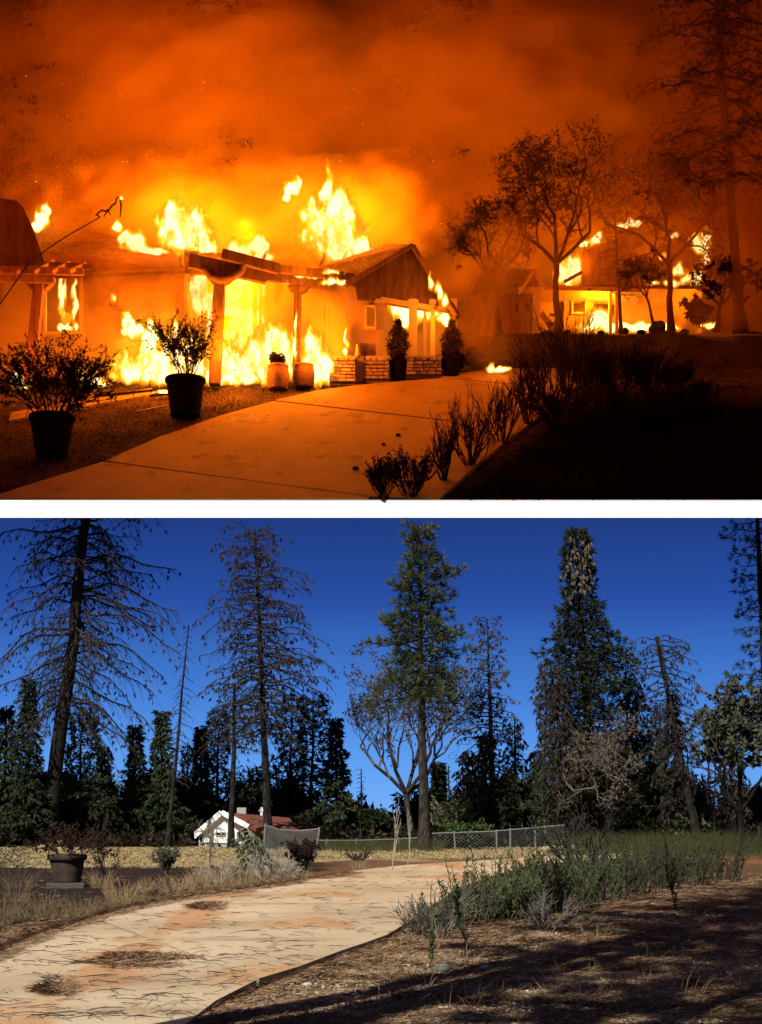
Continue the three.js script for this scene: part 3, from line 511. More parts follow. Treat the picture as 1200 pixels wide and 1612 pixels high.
function conifer(o) {
  const d = o.d, m = d / F, r = rng(o.seed), A = P(o.base[0], o.base[1], d), B = P(o.top[0], o.top[1], d), H = A.distanceTo(B);
  const t = thing(o.name ?? 'pine_tree', o.label, o.cat ?? 'pine tree', A, o.group), tr = new Geo(), br = new Geo(), lf = new Geo();
  const at = trunkInto(tr, A, B, o.r0 * m, (o.r1 ?? 1) * m, o.seed, { bend: o.bend ?? .008, sides: o.sides ?? 9 });
  const t0 = o.t0 ?? .3, prof = o.prof ?? ((q) => Math.pow(1 - q, .7)), n = o.n ?? 80;
  for (let i = 0; i < n; i++) {
    const q = (i + r()) / n, tt = t0 + (1 - t0) * q * .995, p0 = at(tt), az = i * 2.39996 + (r() - .5) * .9;
    let L = o.spread * m * prof(q) * (.55 + .6 * r()); if (o.gap && r() < o.gap) L *= .3 + .3 * r();
    if (L < .12) L = .12;
    const rise = (typeof o.rise === 'function' ? o.rise(q) : o.rise ?? .1) + (r() - .5) * .3, droop = typeof o.droop === 'function' ? o.droop(q) : o.droop ?? -.2, h = new V3(Math.cos(az), 0, Math.sin(az) * (o.flat ?? .8)), side = new V3(-h.z, 0, h.x), wob = (r() - .5) * .4;
    const pts = [], rads = [], rb = Math.min(lerp(o.r0, o.r1 ?? 1, tt) * m * .42, .012 + .017 * L * (o.thick ?? 1)), NS = L > 1.2 ? 6 : 4;
    for (let k = 0; k <= NS; k++) { const s = k / NS; pts.push(p0.clone().addScaledVector(h, L * s).add(new V3(0, L * (rise * s + droop * s * s), 0)).addScaledVector(side, L * wob * s * s + L * .05 * Math.sin(s * 7 + i)).add(new V3(0, L * .04 * Math.sin(s * 9 + i * 2), 0))); rads.push(lerp(rb, Math.max(.007, rb * .25), s)); }
    br.tube(pts, rads, 4, 1);
    const nt = Math.max(2, Math.round(L * (o.twigs ?? 6)));
    for (let k = 0; k < nt; k++) {
      const s = .15 + .85 * (k + r()) / nt, f = s * NS, e = Math.min(NS - 1, Math.floor(f)), pp = Q(pts[e], pts[e + 1], f - e), bd = pts[e + 1].clone().sub(pts[e]).normalize();
      const sg = (k % 2 ? 1 : -1), td = bd.clone().multiplyScalar(.65).addScaledVector(side, sg * (.5 + .5 * r())).add(new V3(0, (o.twigUp ?? 0) + (r() - .5) * .8, 0)).normalize(), tl = (o.twigLen ?? .3) * (.35 + .9 * r()) * (1.15 - .5 * s) * Math.min(1.6, .5 + .45 * L);
      const mid = pp.clone().addScaledVector(td, tl * .5).add(new V3(0, (o.twigSag ?? -.05) * tl, 0)), end = pp.clone().addScaledVector(td, tl).add(new V3(0, (o.twigSag ?? -.05) * tl * 3, 0));
      br.tube([pp, mid, end], [Math.max(.008, rb * .35), .008, .005], 3, 1);
      if (o.tuft && r() < (o.tuftShare ?? 1)) { const e2 = end.clone().sub(mid).normalize(); tuft(lf, end, e2, r, o.tuft); if (o.tuft.along) for (let w = 0; w < o.tuft.along; w++) tuft(lf, Q(pp, end, (w + r()) / o.tuft.along), e2, r, o.tuft); }
    }
    if (o.tuft && r() < (o.tuftShare ?? 1)) tuft(lf, pts[NS], pts[NS].clone().sub(pts[NS - 1]).normalize(), r, o.tuft);
  }
  tr.build('trunk', o.mt ?? M.bark, t); br.build('branches', o.mb ?? M.twig, t); lf.build('foliage', o.ml ?? M.needle, t);
  return t;
}
function broadleaf(o) {
  const d = o.d, m = d / F, r = rng(o.seed), A = P(o.base[0], o.base[1], d), t = thing(o.name ?? 'oak_tree', o.label, o.cat ?? 'tree', A, o.group), tr = new Geo(), br = new Geo(), lf = new Geo();
  const C = P(o.crown[0], o.crown[1], d), rx = o.crown[2] * m, ry = o.crown[3] * m, lev = o.lev ?? 5;
  const rec = (p, dir, len, rad, l) => {
    const a = p.clone().addScaledVector(dir, len * .5).addScaledVector(rdir(r), len * .09), e = p.clone().addScaledVector(dir, len).addScaledVector(rdir(r), len * .13);
    (l < 2 ? tr : br).tube([p, a, e], [rad, rad * .85, rad * .68], l < 2 ? 8 : l < 4 ? 4 : 3, 1);
    if (l >= lev - (o.leafFrom ?? 1)) { if (o.leaf) for (let k = 0; k < (o.leafN ?? 4); k++) tuft(lf, Q(p, e, r()), dir, r, o.leaf); }
    if (l >= lev) return;
    const n = o.kids ? o.kids[Math.min(l, o.kids.length - 1)] : l < 1 ? 3 : 2 + (r() < .55 ? 1 : 0);
    for (let k = 0; k < n; k++) {
      const from = k === 0 ? e : Q(p, e, .45 + .55 * r()), q = new V3((from.x - C.x) / rx, (from.y - C.y) / ry, (from.z - C.z) / rx), out = q.length();
      const nd = dir.clone().multiplyScalar(.75).addScaledVector(rdir(r), o.wild ?? .75).add(new V3(0, o.up ?? .12, 0)); if (out > .9) nd.addScaledVector(q, -.5 * out); nd.normalize();
      rec(from, nd, len * (.66 + .22 * r()), Math.max(o.minR ?? .006, rad * (k === 0 ? .68 : .55)), l + 1);
    }
  };
  const forkP = P(o.fork[0], o.fork[1], d); trunkInto(tr, A, forkP, o.r0 * m, o.r0 * m * .72, o.seed, { n: 8, sides: 9, bend: .03 });
  const len0 = o.len ? o.len * m : (ry + rx) * .42;
  (o.limbs ?? [[-.7, .8, .2], [.1, 1, -.3], [.75, .75, .2]]).forEach(([x, y, z]) => rec(forkP, new V3(x, y, z).normalize(), len0 * (.8 + .35 * r()), o.r0 * m * .55, 1));
  tr.build('trunk', o.mt ?? M.bark, t); br.build('branches', o.mb ?? M.twig, t); lf.build('foliage', o.ml ?? M.leafGrey, t);
  return t;
}
// a bushy plant growing from a point
function bush(name, label, cat, p, h, w, { n = 12, lev = 3, leaf, leafN = 3, mb = M.twig, ml = M.needleDark, seed = 1, up = .5, rad = .02, group, stiff = .5, minR = .005 } = {}) {
  const r = rng(seed), t = thing(name, label, cat, p, group), br = new Geo(), lf = new Geo();
  const rec = (a, dir, len, rd, l) => {
    const mid = a.clone().addScaledVector(dir, len * .5).addScaledVector(rdir(r), len * .06), e = a.clone().addScaledVector(dir, len).addScaledVector(rdir(r), len * .1); br.tube([a, mid, e], [rd, rd * .85, rd * .65], 4, 1);
    if (leaf && l > 0) for (let k = 0; k < leafN; k++) tuft(lf, Q(a, e, .25 + .75 * r()), dir, r, leaf);
    if (l >= lev) return;
    for (let k = 0, c = 2 + (r() < .5 ? 1 : 0); k < c; k++) { const nd = dir.clone().multiplyScalar(stiff + .4).addScaledVector(rdir(r), .55).add(new V3(0, up * .3, 0)).normalize(); rec(Q(a, e, k ? .35 + .6 * r() : 1), nd, len * (.6 + .25 * r()), Math.max(minR, rd * .65), l + 1); }
  };
  for (let k = 0; k < n; k++) { const az = r() * 6.283, tilt = Math.sqrt(r()) * w / h * .62, dir = new V3(Math.cos(az) * tilt, 1, Math.sin(az) * tilt).normalize(), a = p.clone().add(new V3(Math.cos(az) * w * .12 * r(), 0, Math.sin(az) * w * .12 * r())); rec(a, dir, h * (.34 + .2 * r()), rad * (.7 + .5 * r()), 0); }
  br.build('stems', mb, t); lf.build('foliage', ml, t); return t;
}

// ---------------------------------------------------------------- trees of the burning yard
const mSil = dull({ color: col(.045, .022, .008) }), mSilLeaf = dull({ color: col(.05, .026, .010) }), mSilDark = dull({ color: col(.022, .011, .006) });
const oakLeaf = { kind: 'leaf', len: .13, w: .055, k: 3 };
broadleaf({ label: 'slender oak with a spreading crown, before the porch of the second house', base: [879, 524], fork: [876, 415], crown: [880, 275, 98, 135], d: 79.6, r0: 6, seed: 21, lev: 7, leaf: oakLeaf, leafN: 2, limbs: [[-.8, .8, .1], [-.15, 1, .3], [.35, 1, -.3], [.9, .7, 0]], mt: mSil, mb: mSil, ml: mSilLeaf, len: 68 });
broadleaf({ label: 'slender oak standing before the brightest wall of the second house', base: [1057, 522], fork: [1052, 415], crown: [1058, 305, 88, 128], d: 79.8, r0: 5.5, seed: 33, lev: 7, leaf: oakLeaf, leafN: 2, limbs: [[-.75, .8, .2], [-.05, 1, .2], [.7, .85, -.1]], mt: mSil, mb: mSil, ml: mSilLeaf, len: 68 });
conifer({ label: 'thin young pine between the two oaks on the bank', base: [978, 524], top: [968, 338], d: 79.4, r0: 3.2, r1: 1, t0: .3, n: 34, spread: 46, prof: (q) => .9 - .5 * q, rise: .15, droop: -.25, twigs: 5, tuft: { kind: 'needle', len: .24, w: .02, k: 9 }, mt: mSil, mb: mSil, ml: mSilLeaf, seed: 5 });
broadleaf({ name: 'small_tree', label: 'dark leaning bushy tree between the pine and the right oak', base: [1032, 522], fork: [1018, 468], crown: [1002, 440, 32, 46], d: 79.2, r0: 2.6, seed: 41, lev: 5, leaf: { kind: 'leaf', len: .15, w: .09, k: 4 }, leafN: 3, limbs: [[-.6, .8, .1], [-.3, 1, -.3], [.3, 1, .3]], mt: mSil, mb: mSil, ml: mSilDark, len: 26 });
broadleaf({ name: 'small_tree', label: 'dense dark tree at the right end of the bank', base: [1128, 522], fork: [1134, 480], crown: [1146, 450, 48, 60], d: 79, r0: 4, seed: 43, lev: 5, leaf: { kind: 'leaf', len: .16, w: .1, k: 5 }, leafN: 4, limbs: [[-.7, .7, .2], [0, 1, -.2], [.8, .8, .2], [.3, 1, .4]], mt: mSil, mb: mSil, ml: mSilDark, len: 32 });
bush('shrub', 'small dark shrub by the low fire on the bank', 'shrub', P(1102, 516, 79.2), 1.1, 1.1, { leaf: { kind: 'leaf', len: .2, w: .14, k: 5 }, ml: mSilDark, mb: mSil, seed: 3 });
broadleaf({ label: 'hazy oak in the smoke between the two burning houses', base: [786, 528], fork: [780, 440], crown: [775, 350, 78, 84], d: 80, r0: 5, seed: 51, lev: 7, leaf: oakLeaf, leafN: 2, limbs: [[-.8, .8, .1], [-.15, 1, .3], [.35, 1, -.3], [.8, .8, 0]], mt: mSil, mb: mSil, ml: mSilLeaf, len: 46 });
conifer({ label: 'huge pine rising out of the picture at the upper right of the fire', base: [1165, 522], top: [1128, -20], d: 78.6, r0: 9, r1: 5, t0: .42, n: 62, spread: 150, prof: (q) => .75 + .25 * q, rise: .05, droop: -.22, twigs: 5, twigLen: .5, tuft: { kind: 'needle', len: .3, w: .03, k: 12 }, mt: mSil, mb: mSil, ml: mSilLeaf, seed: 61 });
conifer({ label: 'tall pine lost in smoke above the low roof', base: [340, 470], top: [345, -18], d: 85.5, r0: 10, r1: 5, t0: .35, n: 90, spread: 120, prof: (q) => .9 - .3 * q, rise: .05, droop: -.2, twigs: 5, twigLen: .5, tuft: { kind: 'needle', len: .35, w: .05, k: 12 }, mt: mSil, mb: mSil, ml: mSilLeaf, seed: 62 });
conifer({ label: 'tall pine lost in smoke at the upper left corner', base: [70, 470], top: [72, -18], d: 86, r0: 10, r1: 5, t0: .35, n: 80, spread: 95, prof: (q) => .9 - .3 * q, rise: .05, droop: -.2, twigs: 5, twigLen: .5, tuft: { kind: 'needle', len: .35, w: .05, k: 12 }, mt: mSil, mb: mSil, ml: mSilLeaf, seed: 63 });
conifer({ label: 'tall pine lost in smoke above the gable wing', base: [715, 480], top: [722, -18], d: 86, r0: 11, r1: 5, t0: .4, n: 100, spread: 105, prof: (q) => .8 - .1 * q, rise: .05, droop: -.2, twigs: 5, twigLen: .5, tuft: { kind: 'needle', len: .35, w: .05, k: 14 }, mt: mSil, mb: mSil, ml: mSilLeaf, seed: 64 });
conifer({ label: 'smoky pine with drooping boughs between the middle and right pines', base: [850, 480], top: [848, 60], d: 85.5, r0: 7, r1: 2, t0: .4, n: 70, spread: 75, prof: (q) => 1 - .7 * q, rise: .1, droop: -.3, twigs: 5, tuft: { kind: 'needle', len: .3, w: .04, k: 12 }, mt: mSil, mb: mSil, ml: mSilLeaf, seed: 65 });
[[712, 590, 1.2, 2.2, 'dark low bush at the drive end, nearest the right potted cypress'], [742, 583, 1.1, 1.6, 'dark low bush beside the small fire at the drive end']].forEach(([x, y, h, w, l], i) => bush('bush', l, 'bush', PT(x, y - 6), h * .6, w * .6, { n: 14, leaf: { kind: 'leaf', len: .16, w: .1, k: 5 }, ml: mSilDark, mb: mSil, seed: 70 + i }));

{ // boulders along the top of the bank
  const say = ['large dark boulder before the right oak on the bank', 'dark rock at the foot of the thin young pine', 'low rock between the young pine and the big boulder', 'low rock right of the right oak', 'rock at the foot of the left oak', 'small rock left of the left oak', 'rock on the bank under the ground floor fire'];
  [[1036, 524, 22, 17], [984, 525, 10, 8], [1010, 525, 13, 5], [1078, 525, 12, 6], [893, 525, 10, 5], [862, 525, 8, 4], [946, 525, 9, 4]].forEach(([x, y, w, h], i) => {
    const d = 78.9, g = new THREE.IcosahedronGeometry(1, 4), p = g.attributes.position, q = P(x, y - h * .45, d), m = d / F; for (let k = 0; k < p.count; k++) { const v = new V3().fromBufferAttribute(p, k), s = 1 + .5 * fbm(v.x * 1.2 + i * 5, v.y * 1.2, v.z * 1.2, 3); p.setXYZ(k, v.x * s * w * m * .6, v.y * s * h * m * .65, v.z * s * w * m * .5); }
    g.deleteAttribute('normal'); g.deleteAttribute('uv'); g.computeVertexNormals(); g.translate(q.x, q.y, q.z); tag(part('rock', boxUV(g), std({ color: col(.045, .028, .018), bumpMap: bumpAt(.4), bumpScale: .04 })), say[i], 'rock');
  });
}

// ---------------------------------------------------------------- planters before the house
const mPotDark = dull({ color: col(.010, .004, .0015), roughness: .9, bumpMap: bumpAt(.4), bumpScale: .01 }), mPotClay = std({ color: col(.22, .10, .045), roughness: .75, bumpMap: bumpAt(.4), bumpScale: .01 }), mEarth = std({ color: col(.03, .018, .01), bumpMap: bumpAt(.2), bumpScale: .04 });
function pot(label, x, yb, d, yt, wb, wt, mat, ribs = 0, belly = 0) {
  const m = d / F, H = (yb - yt) * m, rb = wb * m / 2, rt = wt * m / 2, p = P(x, yb, d), t = thing('planter', label, 'planter', p), prof = [[0, 0], [rb * .96, 0], [rb, .03]], N = 60;
  for (let k = 0; k <= N; k++) { const s = k / N; prof.push([lerp(rb, rt, s) + belly * Math.sin(s * 3.1416) * rt + (ribs ? .012 * Math.sin(s * ribs * 6.283) : .003 * Math.sin(s * 31)), .03 + (H * .9 - .03) * s]); }
  const b = new THREE.LatheGeometry(prof.map(([a, c]) => new THREE.Vector2(Math.max(a, 0), c)), 36); b.translate(p.x, p.y, p.z); part('body', b, mat, t);
  const rim = new THREE.LatheGeometry([[rt, H * .89], [rt * 1.07, H * .9], [rt * 1.08, H * .97], [rt * 1.05, H], [rt * .94, H], [rt * .92, H * .9]].map(([a, c]) => new THREE.Vector2(a, c)), 36); rim.translate(p.x, p.y, p.z); part('rim', rim, mat, t);
  const e = new THREE.CircleGeometry(rt * .95, 24); e.rotateX(-Math.PI / 2); e.translate(p.x, p.y + H * .92, p.z); part('soil', e, mEarth, t);
  return p.clone().add(new V3(0, H * .92, 0));
}
const sprig = { kind: 'leaf', len: .13, w: .045, k: 6 };
{
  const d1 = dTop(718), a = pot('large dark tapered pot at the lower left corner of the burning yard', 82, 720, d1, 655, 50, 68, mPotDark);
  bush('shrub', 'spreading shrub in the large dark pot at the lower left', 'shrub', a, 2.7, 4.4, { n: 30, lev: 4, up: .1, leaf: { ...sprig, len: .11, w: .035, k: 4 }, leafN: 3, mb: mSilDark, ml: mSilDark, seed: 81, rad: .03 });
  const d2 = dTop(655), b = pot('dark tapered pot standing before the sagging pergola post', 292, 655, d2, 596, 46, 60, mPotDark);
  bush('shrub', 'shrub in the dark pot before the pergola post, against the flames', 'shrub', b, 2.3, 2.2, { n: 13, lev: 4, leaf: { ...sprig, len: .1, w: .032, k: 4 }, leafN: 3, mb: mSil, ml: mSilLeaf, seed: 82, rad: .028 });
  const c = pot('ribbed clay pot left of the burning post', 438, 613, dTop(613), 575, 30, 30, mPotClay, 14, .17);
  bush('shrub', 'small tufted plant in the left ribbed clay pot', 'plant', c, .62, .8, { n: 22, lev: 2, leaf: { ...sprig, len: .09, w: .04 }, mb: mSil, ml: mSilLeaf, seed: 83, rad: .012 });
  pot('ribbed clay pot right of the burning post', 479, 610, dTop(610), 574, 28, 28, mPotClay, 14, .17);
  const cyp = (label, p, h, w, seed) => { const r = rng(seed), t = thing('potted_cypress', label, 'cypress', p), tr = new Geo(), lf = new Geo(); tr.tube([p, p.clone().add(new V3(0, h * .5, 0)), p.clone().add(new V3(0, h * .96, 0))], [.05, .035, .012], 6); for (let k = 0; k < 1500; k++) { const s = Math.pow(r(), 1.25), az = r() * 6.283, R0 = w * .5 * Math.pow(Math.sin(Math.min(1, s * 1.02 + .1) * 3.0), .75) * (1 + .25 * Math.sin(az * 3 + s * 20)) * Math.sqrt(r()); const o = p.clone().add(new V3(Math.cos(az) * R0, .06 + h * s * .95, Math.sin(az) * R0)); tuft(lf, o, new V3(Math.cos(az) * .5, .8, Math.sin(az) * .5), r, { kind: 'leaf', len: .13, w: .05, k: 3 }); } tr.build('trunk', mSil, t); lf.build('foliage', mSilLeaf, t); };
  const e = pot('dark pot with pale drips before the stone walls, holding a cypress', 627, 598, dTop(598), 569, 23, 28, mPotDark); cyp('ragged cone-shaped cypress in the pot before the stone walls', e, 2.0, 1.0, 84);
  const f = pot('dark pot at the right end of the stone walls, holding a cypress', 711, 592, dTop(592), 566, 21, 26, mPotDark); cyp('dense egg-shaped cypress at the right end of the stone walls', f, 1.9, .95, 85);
}
{ // boards, edging and other things on the ground
  const say = ['charred board lying nearest the dark pot on the ground', 'charred board lying before the ground fire', 'crooked charred board at the left of the pile', 'short burnt board beside the burning scraps'];
  [[205, 622, 300, 610], [235, 628, 320, 622], [150, 628, 250, 617], [262, 606, 330, 604]].forEach(([a, b, c, e], i) => tag(part('board', bar(PT(a, b, .12), PT(c, e, .12 + .1 * (i % 2)), .16, .05), mCharred), say[i], 'board'));
  tag(part('board', bar(PT(217, 592, .9), PT(300, 594, .9), .5, .12), mWood), 'charred bench seat standing in the ground fire', 'board');
  const g = thing('stone_paving', 'pale paving strip before the left window', 'paving', PT(110, 640)); for (let k = 0; k < 8; k++) part('paver', draped([[14 + 28 * k, 664 - 5.2 * k], [40 + 28 * k, 659 - 5.2 * k], [44 + 28 * k, 646 - 4.8 * k], [18 + 28 * k, 651 - 4.8 * k]], PT, .05 + .01 * (k % 3), .15), mConc, g);
  const c = new Geo(); c.tube([PT(214, 649, .05), PT(228, 647, .05), PT(246, 643.5, .06), PT(266, 640, .05)], [.025, .025, .025, .025], 6); tag(c.build('hose', mTrim, scene), 'thin pale hose on the mulch left of the dark pot', 'hose');
  const k = thing('fallen_cable', 'fallen cable rising from the left pergola to a glowing tangled end', 'cable', P(30, 445, 71.6)), ca = new Geo(), ta = new Geo(); ca.tube([P(-30, 520, 71.2), P(10, 465, 71.4), P(45, 415, 71.6), P(75, 392, 71.7), P(108, 370, 71.8), P(140, 352, 71.9), P(158, 342, 72)], [.035, .035, .034, .032, .03, .03, .03], 6);
  ta.tube([P(158, 342, 72), P(152, 338, 72), P(160, 331, 72.1), P(170, 333, 72), P(176, 324, 72), P(182, 320, 72), P(184, 311, 72), P(191, 310, 72)], [.04, .05, .05, .05, .05, .05, .04, .03], 6); ta.tube([P(189, 312, 72), P(191, 325, 72.1), P(189, 343, 72)], [.04, .05, .02], 5); ta.tube([P(164, 341, 72), P(170, 330, 72.1), P(174, 338, 71.9)], [.04, .05, .03], 5); ca.build('wire', mCharred, k); ta.build('tangle', mSil, k);
  const r = rng(15), say2 = ['small dark stone on the drive, nearest the terrace edge', 'small dark stone on the drive, in its middle', 'small dark stone on the drive, left of the bare twigs']; [[604, 703], [627, 688], [560, 741]].forEach(([x, y], i) => { const g2 = new THREE.DodecahedronGeometry(.07 + .02 * i, 1); g2.scale(1.3, .7, 1); const p = PT(x, y, .1); g2.translate(p.x, p.y, p.z); tag(part('stone', g2, mCharred), say2[i], 'stone'); });
}
const chip = new THREE.TetrahedronGeometry(1, 0); chip.scale(1, .35, .6);
litter('embers', 'glowing embers drifting over the burning roof', new THREE.TetrahedronGeometry(.022, 0), new THREE.MeshBasicMaterial({ color: col(2.4, 1.1, .15) }), 150, 77, (o, r) => { const p = P(40 + 660 * r(), 60 + 340 * Math.sqrt(r()), 75 + 4 * r()); o.position.copy(p); o.rotation.set(r() * 6, r() * 6, 0); o.scale.setScalar(.4 + .9 * r() * r()); });
litter('ash', 'flakes of ash and charcoal on the concrete drive', chip, std({ color: col(1, 1, 1) }), 1500, 78, (o, r, c) => { let X, d; for (let k = 0; k < 60; k++) { d = 60.1 + 16 * r(); X = (r() * 2 - 1) * 14; const x = 600 + X / d * F, y = HY - (upper(X, d) - CY) / d * F, left = lerp(26, 690, clamp((771 - y) / 176)) + 10, right = lerp(680, 900, clamp((787 - y) / 190)); if (x > left && x < right) break; } o.position.set(X, upper(X, d) + .055, -d); o.rotation.set(r() * 6, r() * 6, r() * 6); o.scale.setScalar(.008 + .035 * r() * r() * r()); const v = .01 + .05 * r(); c.setRGB(v, v * .7, v * .4); });
{ // burnt shrubs on the right bed
  const words = ['first', 'second', 'third', 'fourth', 'fifth', 'sixth', 'seventh', 'eighth'];
  [[604, 786, 1.3, 1.0], [648, 782, 1.5, 1.3], [700, 757, 1.9, 1.7], [742, 733, 2.1, 1.5], [792, 698, 2.2, 1.7], [832, 668, 2.5, 1.7], [868, 640, 2.4, 1.6], [892, 622, 3.0, 1.7]].forEach(([x, y, h, w], i) => bush('burnt_shrub', words[i] + ' bare burnt shrub along the right drive edge, counted from the terrace edge', 'shrub', PT(x, y, -.05), h, w * (1.25 + .5 * Math.sin(i * 2.3)), { n: 17, lev: 3, leaf: i < 2 ? { kind: 'leaf', len: .12, w: .04, k: 3 } : { kind: 'leaf', len: .08, w: .025, k: 1 }, leafN: i < 3 ? 2 : 1, mb: mSilDark, ml: mSilDark, seed: 100 + i, rad: .03, up: 1, stiff: .8, minR: .011 }));
  [[930, 628, 2.1, 3.0], [975, 622, 2.0, 3.0], [1020, 616, 1.6, 3.0], [1062, 612, 1.1, 2.2], [880, 672, 1.7, 3.2], [975, 664, 1.4, 2.6], [1045, 655, 1.2, 2.4], [1105, 640, 1.0, 2.2]].forEach(([x, y, h, w], i) => bush('dark_shrub', words[i % 4] + (i < 4 ? ' dense dark shrub in the back row of the burnt bed, from the left' : ' dense dark shrub in the front row of the burnt bed, from the left'), 'shrub', PT(x, y, -.05), h, w, { n: 34, lev: 3, leaf: { kind: 'leaf', len: .12, w: .035, k: 3 }, leafN: 1, stiff: .8, mb: mSilDark, ml: mSilDark, seed: 120 + i, rad: .022, up: .8, minR: .009 }));
}
function litter(name, label, geo, mat, n, seed, place, kind = 'stuff') {
  const r = rng(seed), im = new THREE.InstancedMesh(geo, mat, n), o = new THREE.Object3D(), c = new THREE.Color();
  for (let i = 0; i < n; i++) { place(o, r, c.setRGB(1, 1, 1)); o.updateMatrix(); im.setMatrixAt(i, o.matrix); im.setColorAt(i, c); }
  im.name = numbered(name); im.userData = { kind, label }; scene.add(im); return im;
}
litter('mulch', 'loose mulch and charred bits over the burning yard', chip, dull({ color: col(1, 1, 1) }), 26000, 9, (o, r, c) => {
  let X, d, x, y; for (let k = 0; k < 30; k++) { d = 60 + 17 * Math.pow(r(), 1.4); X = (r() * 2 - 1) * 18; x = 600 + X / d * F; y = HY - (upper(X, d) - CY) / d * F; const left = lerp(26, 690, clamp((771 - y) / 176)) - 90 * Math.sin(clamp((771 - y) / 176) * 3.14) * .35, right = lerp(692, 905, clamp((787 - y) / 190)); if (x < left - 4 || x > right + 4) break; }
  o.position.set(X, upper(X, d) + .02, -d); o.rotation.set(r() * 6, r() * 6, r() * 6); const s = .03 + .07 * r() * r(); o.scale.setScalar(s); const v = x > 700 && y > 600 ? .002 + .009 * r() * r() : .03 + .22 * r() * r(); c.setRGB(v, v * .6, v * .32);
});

// ================================================================= THE CLEARED LOT BELOW, IN DAYLIGHT
const hB = (d) => d < 60 ? 1.67 - .01844 * (d - 15) : .84;
const G = (d) => CY - hB(d);
const dBot = (y) => 1.9467 / ((y - HY) / F + .01844);
const PB = (x, y, up = 0) => { const p = P(x, y, dBot(y)); p.y += up; return p; };
const onB = (X, d, up = 0) => new V3(X, G(d) + up, -d);
const driveL = (y) => { const a = [[1345, 960], [1352, 840], [1357, 770], [1361, 700], [1369, 600], [1384, 510], [1398, 430], [1412, 340], [1424, 255], [1437, 190], [1478, 60], [1503, 0], [1530, -60], [1700, -400]]; let k = 0; while (k < a.length - 2 && y > a[k + 1][0]) k++; return lerp(a[k][1], a[k + 1][1], (y - a[k][0]) / (a[k + 1][0] - a[k][0])); };
const driveR = (y) => { const a = [[1345, 1000], [1356, 960], [1363, 860], [1378, 790], [1405, 720], [1443, 660], [1478, 610], [1503, 540], [1530, 470], [1585, 340], [1700, 80]]; let k = 0; while (k < a.length - 2 && y > a[k + 1][0]) k++; return lerp(a[k][1], a[k + 1][1], (y - a[k][0]) / (a[k + 1][0] - a[k][0])); };
const groundTex = tex(512, 512, (u, v) => { const a = tf(u, v, 6, 6, 105, 5), b = tf(u, v, 100, 100, 109, 2), c = tf(u, v, 26, 26, 112, 3); return mixc([.30, .26, .22], [1, 1, 1], clamp(.35 * a + .55 * b + .35 * (c - .2))); }, 2.2);
const mGround = std({ map: groundTex, vertexColors: true, bumpMap: bumpAt(.5), bumpScale: .05 });
{
  const g = new THREE.PlaneGeometry(1, 1, 260, 300), p = g.attributes.position, c = new Float32Array(p.count * 3), uv = g.attributes.uv;
  for (let j = 0; j <= 300; j++) for (let i = 0; i <= 260; i++) {
    const k = j * 261 + i, d = lerp(9, 78, Math.pow(j / 300, 1.25)), X = lerp(-1, 1, i / 260) * (8 + d * .3), x = 600 + X / d * F, y = HY + hB(d) / d * F;
    const l = driveL(y), r = driveR(y), onDrive = x > l - 6 && x < r + 4 && y > 1346, side = x < l ? -1 : 1, n = fbm(X * .5, d * .5, 3, 4), n2 = fbm(X * 1.7, d * 1.7, 8, 3), xj = x + n2 * 30, yj = y + n * 9 + n2 * 4;
    let cc;
    if (side < 0) {
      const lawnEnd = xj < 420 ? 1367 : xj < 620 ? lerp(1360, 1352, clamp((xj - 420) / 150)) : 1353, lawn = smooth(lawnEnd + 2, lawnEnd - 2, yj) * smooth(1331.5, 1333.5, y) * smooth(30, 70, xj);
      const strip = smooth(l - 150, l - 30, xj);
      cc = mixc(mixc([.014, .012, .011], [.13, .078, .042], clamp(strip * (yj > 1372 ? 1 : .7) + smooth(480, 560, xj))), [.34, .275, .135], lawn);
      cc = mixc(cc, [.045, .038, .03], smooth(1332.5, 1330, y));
    } else {
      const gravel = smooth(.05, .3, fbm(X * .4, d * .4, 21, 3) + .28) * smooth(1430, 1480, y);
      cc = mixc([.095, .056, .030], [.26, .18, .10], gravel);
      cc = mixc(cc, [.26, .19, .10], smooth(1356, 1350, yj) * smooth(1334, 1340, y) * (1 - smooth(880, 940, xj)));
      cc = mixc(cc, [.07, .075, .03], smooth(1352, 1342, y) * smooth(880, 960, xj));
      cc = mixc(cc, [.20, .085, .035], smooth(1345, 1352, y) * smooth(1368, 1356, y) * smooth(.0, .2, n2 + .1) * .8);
    }
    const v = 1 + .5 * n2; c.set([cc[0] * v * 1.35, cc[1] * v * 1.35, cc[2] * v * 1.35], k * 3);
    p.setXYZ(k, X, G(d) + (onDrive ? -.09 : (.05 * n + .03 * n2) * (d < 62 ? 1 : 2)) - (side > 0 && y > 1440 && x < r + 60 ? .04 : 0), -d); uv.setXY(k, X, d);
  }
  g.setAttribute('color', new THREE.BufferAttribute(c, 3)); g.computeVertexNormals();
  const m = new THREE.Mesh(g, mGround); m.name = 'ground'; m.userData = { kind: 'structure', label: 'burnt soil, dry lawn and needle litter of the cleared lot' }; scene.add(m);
  const f = new THREE.PlaneGeometry(1600, 1600, 8, 8); f.rotateX(-Math.PI / 2); f.translate(0, 0, -500);
  const q = f.attributes.position; for (let k = 0; k < q.count; k++) q.setY(k, -.25 + (q.getZ(k) < -300 ? 1.05 : 0));
  struct('far_ground', f, std({ map: groundTex, color: col(.09, .07, .05) }));
}
